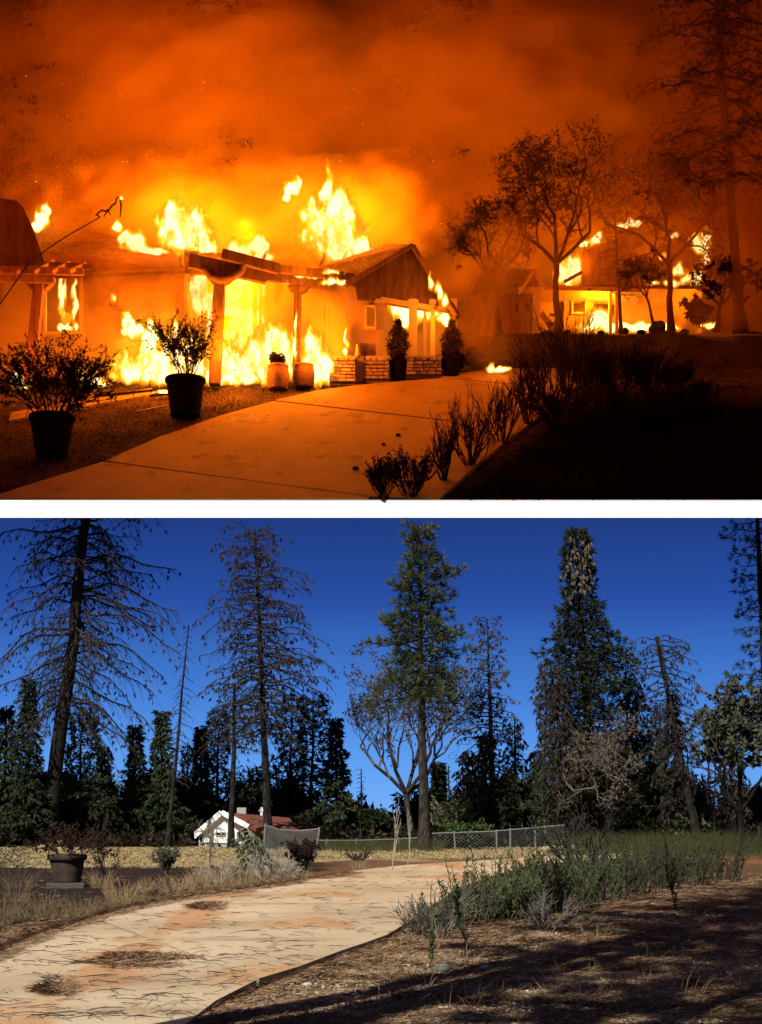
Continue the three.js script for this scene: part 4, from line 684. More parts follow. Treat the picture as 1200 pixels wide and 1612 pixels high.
const slabTex = tex(1024, 1024, (u, v) => {
  const a = tf(u, v, 3, 3, 205, 6), st = smooth(.52, .74, tf(u, v, 7, 3, 211, 6)), fine = tf(u, v, 160, 160, 220, 2), dk = smooth(.6, .8, tf(u, v, 4, 6, 231, 5)), cr = smooth(.035, .0, Math.abs(tf(u, v, 5, 5, 241, 5) - .5)) * smooth(.4, .6, tf(u, v, 2, 2, 250, 3));
  let c = mixc([.30, .235, .145], [.50, .415, .275], clamp(a * 1.2 - .1 + (fine - .5) * .35)); c = mixc(c, [.36, .18, .072], st * .75); c = mixc(c, [.20, .13, .07], dk * .45); return mixc(c, [.2, .14, .09], cr * .18);
}, 7);
const mSlab = std({ map: slabTex, bumpMap: bumpAt(.4), bumpScale: .008 });
{
  const t = thing('driveway', 'pale stained concrete driveway with a straight joint across it', null, PB(450, 1470)); delete t.userData.category; t.userData.kind = 'structure';
  const put = (poly) => part('concrete_panel', draped(poly, PB, .06, .28), mSlab, t);
  put([[-90, 1540], [-60, 1530], [0, 1503], [60, 1477], [100, 1468], [158, 1457.5], [200, 1473], [300, 1511], [404, 1551.5], [340, 1585], [270, 1640], [-300, 1660]]);
  put([[162, 1456], [190, 1437], [222, 1431], [255, 1424], [300, 1419], [340, 1412], [385, 1404], [430, 1398], [470, 1389], [510, 1384], [560, 1374], [600, 1369], [650, 1364], [700, 1361], [770, 1357], [840, 1352], [900, 1349], [960, 1347], [1000, 1347], [960, 1356], [900, 1360], [860, 1363], [820, 1371], [790, 1378], [750, 1392], [720, 1405], [690, 1424], [660, 1443], [640, 1459], [610, 1478], [575, 1491], [540, 1503], [470, 1530], [408, 1549], [302, 1509], [202, 1471]]);
}
const blade = new THREE.BufferGeometry(); blade.setAttribute('position', new THREE.BufferAttribute(new Float32Array([0, 0, 0, .5, 0, .015, 1, .06, 0, .5, .03, -.015]), 3)); blade.setIndex([0, 1, 2, 0, 2, 3]); blade.computeVertexNormals();
const mWhite1 = std({ color: col(1, 1, 1) });
const twigGeo = (() => { const g = new Geo(); g.tube([new V3(-.5, 0, 0), new V3(-.2, .02, .06), new V3(.15, .02, .03), new V3(.5, 0, -.09)], [.002, .004, .004, .002], 4); g.tube([new V3(.1, .02, .03), new V3(.3, .03, .12)], [.003, .002], 3); const m = g.build('x', mWhite1, new THREE.Group()); return m.geometry; })();
const isDrive = (X, d) => { const x = 600 + X / d * F, y = HY + hB(d) / d * F; return y > 1346 && x > driveL(y) && x < driveR(y); };
litter('fallen_twigs', 'thin dark twigs and long needles strewn over the pale drive', twigGeo, mWhite1, 430, 31, (o, r, c) => {
  let d, X; for (let k = 0; k < 60; k++) { d = 13.5 + 32 * Math.pow(r(), 1.5); X = (r() * 2 - 1) * d * .26; if (isDrive(X, d)) break; }
  o.position.set(X, G(d) + .065, -d); o.rotation.set(0, .5 + (r() - .5) * 2.6, (r() - .5) * .03); o.scale.set(.15 + .95 * r() * r() * r(), .5 + .6 * r(), (r() < .5 ? -1 : 1) * (.3 + 1.3 * r())); const v = .02 + .07 * r(); c.setRGB(v, v * .75, v * .55);
});
litter('pine_needles', 'brown pine needles matted beside and on the drive', blade, mWhite1, 150000, 32, (o, r, c) => {
  let d, X, up = .0; for (let k = 0; k < 40; k++) {
    d = 13.2 + 26 * Math.pow(r(), 1.6); X = (r() * 2 - 1) * d * .27; const x = 600 + X / d * F, y = HY + hB(d) / d * F, in_ = isDrive(X, d); up = in_ ? .065 : 0;
    const q = fbm(X * 1.3, d * 1.3, 40, 3); if (in_) { const el = Math.hypot((x - 215) / 75, (y - 1521) / 11), e2 = Math.hypot((x - 85) / 34, (y - 1563) / 16), e3 = Math.hypot((x - 325) / 26, (y - 1432) / 8); if (Math.min(el, e2, e3) + .5 * r() < 1 + 1.6 * q || (x < driveL(y) + 26 + 60 * q) || r() < .0007) break; } else if (x < driveL(y) - 110 && r() < .97) continue; else if (x > driveR(y) + 20 && fbm(X * .4, d * .4, 21, 3) > .04 && r() < .7) continue; else if (r() < .45 + q * 1.5) break;
  }
  o.position.set(X, G(d) + up + .02 * r(), -d); o.rotation.set((r() - .5) * .4, r() * 6.283, (r() - .4) * .22); o.scale.set(.10 + .15 * r(), .2, .13 + .12 * r()); const v = .08 + .38 * r() * r(), w = r(); c.setRGB(v, v * lerp(.55, .72, w), v * lerp(.28, .45, w));
});
const peb = new THREE.IcosahedronGeometry(1, 0); peb.scale(1, .6, .8);
litter('gravel', 'pale wood chips and gravel in the right foreground', peb, mWhite1, 9000, 33, (o, r, c) => {
  let d, X; for (let k = 0; k < 60; k++) { d = 13.2 + 13 * Math.pow(r(), 1.5); X = -1.5 + r() * 9; const x = 600 + X / d * F, y = HY + hB(d) / d * F; if (!isDrive(X, d) && x > driveR(y) + 20 && fbm(X * .4, d * .4, 21, 3) + .1 + .25 * (r() - .5) > .12) break; }
  o.position.set(X, G(d) + .012, -d); o.rotation.set(r() * 6, r() * 6, r() * 6); o.scale.setScalar(.014 + .022 * r() * r()); const v = .16 + .36 * r() * r(); c.setRGB(v, v * .82, v * .56);
});
litter('lawn_stubble', 'short dry stubble of the far lawn', blade, mWhite1, 26000, 34, (o, r, c) => { let d, X; for (let k = 0; k < 40; k++) { d = 41 + 19 * r(); X = (r() * 2 - 1) * d * .26; const x = 600 + X / d * F, y = HY + hB(d) / d * F; if (!isDrive(X, d) && x < 900 && y < (x < 420 ? 1367 : 1353)) break; } o.position.set(X, G(d) + .01, -d); o.rotation.set((r() - .5) * .6, r() * 6.283, r() * .5); o.scale.set(.06 + .12 * r(), .3, .4 + .5 * r()); const v = .14 + .26 * r(), w = r(); c.setRGB(v, v * lerp(.74, .88, w), v * lerp(.36, .48, w)); });
{ // pale stones lying in the litter
  const say = ['white pebble on the litter near the drive corner', 'grey flat stone among the weeds left of the gravel', 'pale stone at the edge of the gravel', 'pale pebble at the bottom edge left of the gravel'];
  [[484, 1556, .045, .5], [697, 1530, .09, .16], [764, 1528, .05, .4], [560, 1572, .035, .5]].forEach(([x, y, s, v], i) => { const g = new THREE.DodecahedronGeometry(s, 1); g.scale(1.3, .7, 1); const p = PB(x, y, .03); g.translate(p.x, p.y, p.z); tag(part('stone', g, std({ color: col(v, v * .95, v * .85), bumpMap: bumpAt(.1), bumpScale: .01 })), say[i], 'stone'); });
}
function grass(label, spots, mat, seed, { h = .6, n = 120, spread = .25, lean = .5 } = {}, name = 'dry_grass') {
  const g = new Geo(), r = rng(seed); spots.forEach(([x, y, s = 1]) => { const b = PB(x, y); for (let k = 0; k < n; k++) { const a = r() * 6.283, q = Math.sqrt(r()) * spread * s, o = b.clone().add(new V3(Math.cos(a) * q, -.03, Math.sin(a) * q)), v = new V3(Math.cos(a) * lean * r() + (r() - .5) * .3, 1, Math.sin(a) * lean * r()).normalize(), L = h * s * (.35 + .75 * r()), mid = o.clone().addScaledVector(v, L * .6), tip = mid.clone().add(new V3(v.x * 1.8, .75, v.z * 1.8).normalize().multiplyScalar(L * .4)); const rr = .0025 + .0035 * r(); g.tube([o, mid, tip], [rr, rr * .85, .001], 3); } });
  const m = g.build(name, mat, scene); m.userData = { kind: 'stuff', label };
}
const mStraw = std({ color: col(.33, .245, .13) }), mStrawDark = std({ color: col(.17, .125, .07) }), mGrassGreen = std({ color: col(.060, .068, .025) });
grass('tufts of dry straw coloured grass between the lawn and the drive', [[275, 1408, 1.1], [290, 1400], [318, 1402, 1.2], [340, 1398, 1.2], [355, 1400], [200, 1424, 1.1], [185, 1420], [382, 1394], [410, 1392, .9], [450, 1388, .9], [474, 1386, .8], [566, 1372, .7], [100, 1385, .8], [160, 1398, .9], [232, 1404, .7]], mStraw, 51, { n: 80, spread: .2, h: .5, lean: .7 });
grass('dark dry grass along the left edge of the drive', [[40, 1452, .9], [60, 1446, .9], [90, 1448, .9], [125, 1440, .9], [150, 1436, .8], [30, 1400, 1.2], [22, 1420, 1.1], [10, 1440, 1], [180, 1436, .8], [215, 1428, .7], [75, 1432, .9], [-10, 1460, 1], [240, 1420, .7]], mStrawDark, 52, { n: 64, spread: .24, h: .45, lean: .8 });
{ const s = [], r = rng(6); for (let k = 0; k < 150; k++) s.push([500 + 190 * r(), 1337 + 5 * r(), .7]); for (let k = 0; k < 420; k++) s.push([880 + 330 * r(), 1337 + 20 * r() * r(), 1.1]); grass('green grass at the wood edge on the right and along the far fence', s, mGrassGreen, 53, { h: .75, n: 14, spread: .5 }, 'green_grass'); }
{ const s = [], r = rng(7); for (let k = 0; k < 170; k++) { s.push([560 + 640 * r(), 1440 + 150 * r(), .6]); } grass('thin straw standing in the right foreground litter', s.filter(([x, y]) => x > driveR(y) + 10), mStraw, 54, { h: .5, n: 3, spread: .2, lean: .9 }, 'straw'); }

// ---------------------------------------------------------------- the green weeds on the right
const mWeed = [std({ color: col(.060, .085, .030), roughness: .75 }), std({ color: col(.040, .056, .023), roughness: .75 }), std({ color: col(.026, .030, .017) })];  // leaf tones by clump, tree shade put into the darker ones at right
const mDeadTwig = std({ color: col(.075, .065, .055) });
function weed(label, x, y, hp, wp, n, k, leaves, seed, bare = .3) {
  hp *= n > 4 ? .84 : 1; const d = dBot(y), m = d / F, p = PB(x, y), r = rng(seed), t = thing('weed_clump', label, 'shrub', p), st = new Geo(), lf = new Geo(), tw = new Geo();
  for (let i = 0; i < n; i++) {
    const az = r() * 6.283, q = Math.sqrt(r()), o = p.clone().add(new V3(Math.cos(az) * q * wp * m * .42, 0, Math.sin(az) * q * wp * m * .5)), L = hp * m * (.42 + .85 * r() * r() + .12 * r()), v = new V3(Math.cos(az) * .35 * q + (r() - .5) * .25, 1, Math.sin(az) * .35 * q), dry = r() < bare, pts = [];
    for (let s = 0; s <= 4; s++) pts.push(o.clone().addScaledVector(v, L * s / 4).add(new V3(.03 * Math.sin(s * 2 + i), -.02, .03 * Math.cos(s * 1.7 + i))));
    (dry ? tw : st).tube(pts, [.011, .009, .008, .006, .004], 4);
    if (dry) for (let s = 0; s < 6; s++) { const a = Q(pts[1], pts[4], r()), e = rdir(r); e.y = Math.abs(e.y); tw.tube([a, a.clone().addScaledVector(e, .08 + .2 * r())], [.006, .003], 3); }
    else for (let s = 0; s < leaves * (n > 4 ? .6 : 1); s++) { const f = .12 + .88 * Math.pow(r(), .8), kk = Math.min(3, Math.floor(f * 4)), a = Q(pts[kk], pts[kk + 1], f * 4 - kk), e = rdir(r); e.multiplyScalar(.8).add(new V3(0, .75, 0)).normalize(); lf.blade(a, e, .05 + .07 * r(), .016 + .014 * r(), sideOf(e, r)); }
  }
  st.build('stems', std({ color: col(.07, .075, .035) }), t); tw.build('dead_twigs', k === 2 ? M.twig : mDeadTwig, t); lf.build('foliage', mWeed[k], t);  // darkest clumps get darker twigs too, shade put into their colour
}
[['sparse grey weed clump at the drive edge, first from the left', 655, 1472, 60, 60, 26, 1, 14, .75], ['low weed clump with a forked dry stem, second from the left', 700, 1462, 80, 70, 34, 1, 34, .4], ['bright green weed clump, third from the left along the bed', 748, 1452, 105, 84, 60, 0, 60, .2], ['tall green weed clump, fourth from the left along the bed', 795, 1446, 118, 90, 70, 0, 64, .15], ['tall green weed clump, fifth from the left along the bed', 845, 1438, 118, 90, 70, 0, 60, .2], ['green and grey weed clump, sixth from the left along the bed', 892, 1428, 118, 90, 64, 1, 54, .35], ['dark weed clump, seventh from the left along the bed', 938, 1418, 108, 90, 64, 1, 54, .35], ['dark weed clump, eighth from the left along the bed', 984, 1408, 100, 90, 64, 2, 54, .35], ['dark weed clump, ninth from the left along the bed', 1030, 1400, 92, 90, 60, 2, 50, .35], ['dark weed clump, tenth from the left along the bed', 1076, 1392, 84, 90, 60, 2, 50, .35], ['dark weed clump at the right end of the bed', 1125, 1386, 78, 90, 56, 2, 50, .35],
  ['weed clump with charred branches behind the tall green weeds', 880, 1392, 72, 110, 60, 2, 40, .6], ['weed clump in the back row, right of the charred branches', 950, 1384, 66, 110, 60, 2, 40, .4], ['weed clump in the back row, before the leaning dead pine', 1040, 1376, 56, 120, 60, 1, 40, .3],
].forEach(([l, x, y, h, w, n, k, lv, b], i) => weed(l, x, y, h, w, n, k, lv, 300 + i, b));
[['single tall leafy stalk before the tall green weeds', 735, 1506, 178, 8, 1, 0, 150, 0], ['single leafy stalk at the far left of the weeds', 672, 1524, 80, 8, 1, 0, 70, 0], ['single leafy stalk standing in the shaded litter', 922, 1452, 150, 10, 2, 1, 120, 0], ['thin stalk rising above the shaded litter on the right', 1064, 1432, 110, 10, 2, 1, 90, 0], ['short single stalk in front of the low weeds', 716, 1468, 60, 10, 2, 0, 60, 0]].forEach(([l, x, y, h, w, n, k, lv, b], i) => weed(l, x, y, h, w, n, k, lv, 340 + i, b));
bush('burnt_shrub', 'black charred branches sticking up behind the green weeds', 'shrub', PB(930, 1388), 1.5, 2.4, { n: 9, lev: 3, mb: M.twig, seed: 360, rad: .03, up: .6 });
bush('burnt_shrub', 'low grey dead shrub at the foot of the third weed clump', 'shrub', PB(690, 1478), .7, 1.2, { n: 14, lev: 3, mb: M.twigGrey, seed: 361, rad: .014 });
bush('burnt_shrub', 'tangle of grey dead stems in the shade before the weeds', 'shrub', PB(860, 1460), .5, 1.8, { n: 20, lev: 3, mb: M.twigGrey, seed: 362, rad: .012 });

// ---------------------------------------------------------------- the left bed
{
  const d = dBot(1396), m = d / F, p = PB(106, 1396, .1), H = 44 * m, t = thing('planter', 'weathered terracotta pot standing on a stone in the burnt bed', 'planter', p), mt = std({ map: tex(128, 128, (u, v) => mixc([.02, .015, .013], [.085, .056, .046], tf(u, v, 4, 4, 401, 4)), .5), bumpMap: bumpAt(.3), bumpScale: .008 });  // clay darkened all over, the shade it stands in put into its colour
  const lt = (pr) => { const g = new THREE.LatheGeometry(pr.map(([a, b]) => new THREE.Vector2(a, b)), 36); g.translate(p.x, p.y, p.z); return g; };
  part('body', lt([[0, 0], [.28, 0], [.3, .02], [.33, H * .4], [.37, H * .8]]), mt, t); part('rim', lt([[.37, H * .78], [.42, H * .8], [.43, H * .95], [.41, H], [.36, H], [.35, H * .85]]), mt, t); part('soil', lt([[0, H * .86], [.36, H * .86]]), mEarth, t);
  tag(part('stone', rbox(PB(103, 1398, .04), .8, .12, .6, .2, .03), std({ color: col(.09, .085, .08), bumpMap: bumpAt(.3), bumpScale: .02 })), 'flat grey stone under the terracotta pot', 'stone');
  bush('shrub', 'sparse dark red shrub growing in the terracotta pot', 'shrub', p.clone().add(new V3(.05, H * .86, 0)), .75, 2.1, { n: 15, lev: 3, leaf: { kind: 'leaf', len: .07, w: .035, k: 2 }, leafN: 2, mb: M.twig, ml: M.leafRed, seed: 402, rad: .011, up: .1 });
  bush('burnt_shrub', 'thin scorched shrub right of the terracotta pot', 'shrub', PB(168, 1378), .6, .9, { n: 6, lev: 3, leaf: { kind: 'leaf', len: .06, w: .03, k: 2 }, leafN: 1, mb: M.twig, ml: M.leafRed, seed: 403, rad: .013 });
  bush('shrub', 'small grey green shrub on the lawn edge', 'shrub', PB(262, 1376), .6, .7, { n: 12, lev: 3, leaf: { kind: 'leaf', len: .06, w: .02, k: 3 }, leafN: 3, mb: M.twigGrey, ml: M.leafGrey, seed: 404, rad: .012 });
  bush('shrub', 'dark red brown bush piled against the leaning fence panel', 'shrub', PB(478, 1371), .75, .7, { n: 14, lev: 3, leaf: { kind: 'leaf', len: .1, w: .035, k: 3 }, leafN: 2, mb: M.twig, ml: std({ color: col(.022, .014, .010) }), seed: 405, rad: .018 });
  bush('burnt_shrub', 'pile of pale dead branches left of the leaning fence panel', 'shrub', PB(425, 1386), .7, 2.4, { n: 26, lev: 3, mb: M.twigPale, seed: 406, rad: .014, up: .2 });
  bush('burnt_shrub', 'pale dead twigs among the straw tufts', 'shrub', PB(345, 1392), .6, 1.6, { n: 16, lev: 3, mb: M.twigPale, seed: 407, rad: .012 });
  bush('burnt_shrub', 'tall thin dead stem standing in the lawn edge before the white house', 'shrub', PB(330, 1374), 1.3, .4, { n: 3, lev: 2, mb: M.twigGrey, seed: 408, rad: .014 });
  bush('brush_pile', 'brush pile of small branches on the lawn right of the leaning panel', 'brush', PB(566, 1354), .45, 1.4, { n: 26, lev: 2, mb: M.twig, seed: 409, rad: .014, up: 0 });
  const g = new Geo(); g.tube([P(60, 1334, 56), P(78, 1330, 56), P(98, 1325, 56)], [.07, .09, .07], 8); tag(g.build('log', std({ color: col(.42, .30, .16), bumpMap: bumpAt(.2), bumpScale: .02 }), scene), 'fresh yellow log lying at the foot of the big left pine', 'log');
  conifer({ name: 'young_fir', cat: 'fir', label: 'small leaning fir with a pale stem and drooping green tips before the white house', base: [428, 1384], top: [388, 1302], d: 41, r0: 3.2, r1: 1, t0: .35, n: 26, spread: 34, prof: (q) => .9 - .3 * q, rise: -.1, droop: -.5, twigs: 9, twigLen: .25, twigSag: -.2, tuft: { kind: 'fir', len: .13, w: .025, k: 9, along: 2 }, mt: M.twigPale, mb: M.twigPale, ml: std({ color: col(.075, .095, .05) }), seed: 410 });
  for (const [x, yb, yt, l, s] of [[617, 1372, 1276, 'thin white sapling standing at the drive end, left one', 411], [641, 1362, 1264, 'thin pale sapling at the drive end, before the green pine trunk', 412]]) bush('sapling', l, 'sapling', PB(x, yb), (yb - yt) * dBot(yb) / F * .95, .25, { n: 1, lev: 3, mb: M.twigPale, leaf: { kind: 'leaf', len: .05, w: .02, k: 1 }, leafN: 1, ml: M.leafPale, seed: s, rad: .02, up: 3, stiff: 2 });
}
// ---------------------------------------------------------------- fences
const mSteel = std({ color: col(.19, .19, .185), metalness: .5, roughness: .5 }), mWire = std({ color: col(.16, .16, .16), metalness: .3, roughness: .6 });
function fence(label, tops, bots, dfun, posts, sp = .13, wr = .0045, wm = mWire) {
  const n = tops.length, t = thing('chain_link_fence', label, 'fence', P(bots[0][0], bots[0][1], dfun(bots[0][0]))), T = (u, L) => { const f = u * (n - 1), k = Math.min(n - 2, Math.floor(f)), a = L[k], b = L[k + 1]; const x = lerp(a[0], b[0], f - k), y = lerp(a[1], b[1], f - k); return P(x, y, dfun(x)); };
  for (const u of posts) part('post', bar(T(u, bots).add(new V3(0, -.15, 0)), T(u, tops).add(new V3(0, .05, 0)), .065, .065, 0, .02), mSteel, t);
  const rail = []; for (let k = 0; k < n - 1; k++) { const a = P(...tops[k], dfun(tops[k][0])), b = P(...tops[k + 1], dfun(tops[k + 1][0])); part('top_rail', bar(a, b, .042, .042, 0, .012), mSteel, t); }
  const g = new Geo(), W = T(0, tops).distanceTo(T(1, tops)), H = T(.5, tops).distanceTo(T(.5, bots)), N = Math.round(W / sp), at = (u, v) => T(clamp(u), tops).lerp(T(clamp(u), bots), v);
  for (let k = -Math.ceil(H / sp); k <= N; k++) for (const s of [0, 1]) { let u0 = k / N, u1 = u0 + H / W, v0 = 0, v1 = 1; if (u0 < 0) { v0 = -u0 * W / H; u0 = 0; } if (u1 > 1) { v1 = 1 - (u1 - 1) * W / H; u1 = 1; } if (v1 - v0 < .03) continue; const a = s ? at(u0, 1 - v0) : at(u0, v0), b = s ? at(u1, 1 - v1) : at(u1, v1); g.tube([a, Q(a, b, .5), b], [wr, wr, wr], 3); }
  g.build('chain_link', wm, t);
}
fence('loose leaning panel of chain link fence beside the white house', [[418, 1299], [440, 1306], [470, 1308], [503, 1305]], [[414, 1354], [440, 1355], [470, 1352], [497, 1350]], () => 50.5, [0, 1], .08, .008, mSteel);
fence('low chain link fence across the far side of the lawn', [[500, 1323], [560, 1323], [620, 1321], [670, 1318]], [[500, 1342], [560, 1342], [620, 1341], [670, 1340]], (x) => 59.2, [0, .08, .34, .68, .72, 1]);
fence('chain link fence rising to the right end of the lawn', [[680, 1312], [770, 1309], [830, 1304], [887, 1299]], [[684, 1342], [770, 1340], [830, 1336], [890, 1331]], (x) => 57.5, [.13, .4, .52, .74, 1]);
{ const t = thing('pipe_post', 'thin pipe post with a short crossbar behind the right fence', 'post', P(858, 1334, 60)); part('pole', bar(P(858, 1334, 60), P(858, 1292, 60), .06, .06, 0, .02), mSteel, t); part('crossbar', bar(P(853, 1292, 60), P(863, 1292, 60), .05, .05, 0, .02), mSteel, t);
  const u = thing('wooden_rack', 'low wooden frame standing among the trunks right of the fence', 'rack', P(955, 1330, 61)); for (const x of [946, 964]) part('post', bar(P(x, 1330, 61), P(x, 1303, 61), .08, .08), M.twigPale, u); part('rail', bar(P(943, 1304, 61), P(967, 1304, 61), .1, .08), M.twigPale, u); }
{ // rubble at the end of the fence
  const r = rng(71), say = ['first', 'second', 'third', 'fourth', 'fifth', 'sixth']; [[868, 1336], [876, 1337], [884, 1336], [893, 1337], [902, 1336], [860, 1338]].sort((a, b) => a[0] - b[0]).forEach(([x, y], i) => { const g = new THREE.DodecahedronGeometry(.12 + .06 * r(), 1); g.scale(1.4, .7, 1); g.rotateY(r() * 6); const p = P(x, y - 1, 56.5); g.translate(p.x, p.y, p.z); tag(part('rock', g, std({ color: col(.42, .33, .22), bumpMap: bumpAt(.2), bumpScale: .02 })), say[i] + ' pale rock from the left at the right end of the fence', 'rock'); });
}
// ---------------------------------------------------------------- houses beyond the lawn
{
  const D = 62.7, t = thing('white_house', 'white house with a red brown shingle roof beyond the lawn', 'house', P(370, 1338, D)), mW = std({ color: col(.78, .79, .78) }), mBase = std({ color: col(.34, .33, .31) }), mRed = std({ map: tex(256, 256, (u, v) => { const row = Math.floor(v * 16), e = v * 16 % 1; return mixc([.10, .035, .026], [.22, .075, .052], hash(Math.floor(u * 20 + row * .5), row, 3) * .7 + .3 * tf(u, v, 20, 20, 6, 2)).map((q) => q * (e < .15 ? .5 : 1)); }, 3) }), mDk = std({ color: col(.02, .02, .025), roughness: .3 });
  part('wall', ex([[313, 1311], [349, 1280], [374, 1296], [384, 1304], [384, 1328], [313, 1326]], D, .3), mW, t);
  part('foundation', [ex([[313, 1326.2], [384, 1328.2], [384, 1342], [313, 1342]], D + .05, .3)], mBase, t);
  part('wall', ex([[384, 1304], [415, 1304], [500, 1312], [500, 1342], [384, 1342]], D + 1.2, .3), mBase, t);
  const q = (pts) => { const v = pts.map(([x, y, d]) => P(x, y, d)), dn = new V3(0, -.14, 0), lo = v.map((p) => p.clone().add(dn)), a = []; const f = (A, B, C, E) => a.push(A, B, C, A, C, E); f(...v); f(lo[3], lo[2], lo[1], lo[0]); for (let i = 0; i < 4; i++) f(v[i], lo[i], lo[(i + 1) % 4], v[(i + 1) % 4]); const g = new THREE.BufferGeometry(); g.setAttribute('position', new THREE.BufferAttribute(new Float32Array(a.flatMap((p) => [p.x, p.y, p.z])), 3)); g.computeVertexNormals(); return g; };
  const rf = part('roof', q([[348, 1278, 62.6], [392, 1301, 62.2], [498, 1311, 63.2], [488, 1290, 68]]), mRed, t);
  part('roof', q([[346, 1280, 69.5], [306, 1312, 63.2], [307, 1315, 62.6], [349, 1278, 62.5]]), mW, t); part('dormer_roof', q([[396, 1301, 61.6], [414, 1294, 62.4], [436, 1304, 62.4], [420, 1309, 61.6]]), mRed, t);
  part('rake_board', [bar(P(308, 1314, 62.55), P(349, 1279, 62.55), .07, .22), bar(P(349, 1279, 62.55), P(392, 1301.5, 62.2), .07, .2)], mW, t);
  part('chimney', rbox(P(381, 1283, 65.4), .38, .6, .38), mBase, rf); part('vent_pipe', [bar(P(412, 1290, 65), P(412, 1271, 65), .1, .1), bar(P(408, 1276, 65), P(416, 1276, 65), .12, .08)], mW, rf); part('skylight', rbox(P(447, 1299, 64.2), .55, .06, .5, 0, .02, .5), mDk, rf);
  const win = (x0, y0, x1, y1) => { const w = part('window', [ex(R(x0 - 1, y0 - 1, x1 + 1, y0), D - .05, .1), ex(R(x0 - 1, y1, x1 + 1, y1 + 1), D - .05, .1), ex(R(x0 - 1, y0, x0, y1), D - .05, .1), ex(R(x1, y0, x1 + 1, y1), D - .05, .1)], mBase, t); part('pane', ex(R(x0, y0, x1, y1), D - .02, .03), mDk, w); };
  win(315, 1315, 319, 1326); win(341, 1311, 347, 1314.5); win(349, 1311, 354, 1314.5); win(374, 1313, 381, 1319); part('basement_door', ex(R(343, 1329, 347, 1340), D - .02, .06), mDk, t);
  const s = thing('shed', 'low outbuilding with a dark roof and brown gable edge behind the far fence', 'shed', P(560, 1326, 66)); part('roof', q([[540, 1323, 65], [548, 1309, 67], [580, 1308, 67], [570, 1322.5, 65]]), std({ color: col(.05, .055, .065), roughness: .6 }), s); part('fascia', [bar(P(538, 1324, 64.9), P(571, 1323.5, 64.9), .08, .12), bar(P(570, 1324, 64.9), P(582, 1309, 67), .1, .3)], std({ color: col(.42, .24, .19) }), s); part('wall', ex(R(542, 1324, 568, 1340), 65.4, .3), mDk, s);
}
// ---------------------------------------------------------------- trees of the lot
const deadTuft = { kind: 'dead', len: .2, w: .045, k: 5 };
conifer({ label: 'huge dead pine leaning right at the left edge of the lot', base: [74, 1336], top: [137, 806], d: 62.6, r0: 13, r1: 7, sides: 14, t0: .42, n: 110, spread: 155, prof: (q) => .75 + .25 * Math.sin(q * 3), rise: (q) => lerp(-.15, .25, q), droop: (q) => lerp(-.5, -.25, q), thick: .7, gap: .3, twigs: 8, twigLen: .55, twigSag: -.22, tuft: deadTuft, tuftShare: .55, mt: M.bark, mb: M.twig, ml: M.needleDead, seed: 501, bend: .02, flat: .5 });
conifer({ label: 'bare thin dead fir leaning right, between the big left pine and the white house', cat: 'fir', name: 'dead_fir', base: [264, 1336], top: [297, 984], d: 60.5, r0: 4.2, r1: .8, t0: .3, n: 70, spread: 38, prof: (q) => 1 - .8 * q, rise: -.1, droop: -.5, twigs: 6, twigLen: .22, twigSag: -.3, mt: M.bark, mb: M.twig, seed: 502 });
conifer({ label: 'dead pine with a ragged bare crown just left of the tallest dead pine', base: [364, 1338], top: [370, 1075], d: 60, r0: 5.5, r1: 2.4, t0: .6, n: 36, spread: 62, prof: (q) => .9 - .25 * q, rise: .35, droop: -.6, twigs: 7, twigLen: .4, twigSag: -.2, tuft: deadTuft, tuftShare: .2, mt: M.bark, mb: M.twig, ml: M.needleDead, seed: 503 });
conifer({ label: 'tallest dead pine, with a full bare crown, standing right of the white gable', base: [425, 1338], top: [401, 834], d: 58.4, r0: 7.5, r1: 1.6, sides: 12, t0: .36, n: 210, spread: 112, prof: (q) => (q < .3 ? .55 + 1.2 * q : .95 - .5 * Math.pow((q - .3) / .7, 1.4)), rise: (q) => lerp(-.1, .5, q), droop: -.35, twigs: 8, twigLen: .42, twigSag: -.1, tuft: deadTuft, tuftShare: .5, mt: M.bark, mb: M.twig, ml: M.needleDead, seed: 504, flat: .6, gap: .38 });
conifer({ label: 'green ponderosa pine with a bare lower trunk in the middle of the lot', base: [669, 1340], top: [659, 838], d: 57.6, r0: 9.5, r1: 1.6, sides: 12, t0: .48, n: 150, spread: 86, gap: .22, prof: (q) => (q < .25 ? .9 : 1.05 - .75 * Math.pow((q - .25) / .75, 1.1)) * (.85 + .2 * Math.sin(q * 21)), rise: (q) => lerp(-.15, .5, q), droop: (q) => lerp(-.1, .1, q), twigs: 6, twigLen: .34, twigUp: .35, tuft: { kind: 'needle', len: .3, w: .026, k: 20 }, tuftShare: .9, mt: M.barkGrey, mb: M.twig, ml: M.needle, seed: 505, flat: .55 });
broadleaf({ label: 'wide bare oak behind the green ponderosa, with pale forked limbs', base: [648, 1336], fork: [640, 1250], crown: [655, 1115, 110, 95], d: 64, r0: 6, seed: 506, lev: 7, leaf: { kind: 'leaf', len: .12, w: .06, k: 2 }, leafN: 2, limbs: [[-1, .75, .1], [-.4, 1, .3], [.15, 1, -.2], [.8, .8, .1], [.5, 1, .4]], kids: [3, 3, 3, 3, 2, 2, 2], mt: M.barkGrey, mb: M.twigGrey, ml: M.needleDead, len: 78, wild: .7 });
conifer({ label: 'brown scorched conifer with thin upper boughs, right of the green ponderosa', base: [780, 1336], top: [767, 973], d: 63, r0: 6, r1: 1, t0: .25, n: 120, spread: 62, prof: (q) => 1 - .65 * q, rise: (q) => lerp(-.1, .5, q), droop: -.25, twigs: 6, twigLen: .36, tuft: { kind: 'dead', len: .2, w: .05, k: 6 }, tuftShare: .7, mt: M.bark, mb: M.twig, ml: M.needleBrown, seed: 507, flat: .6 });
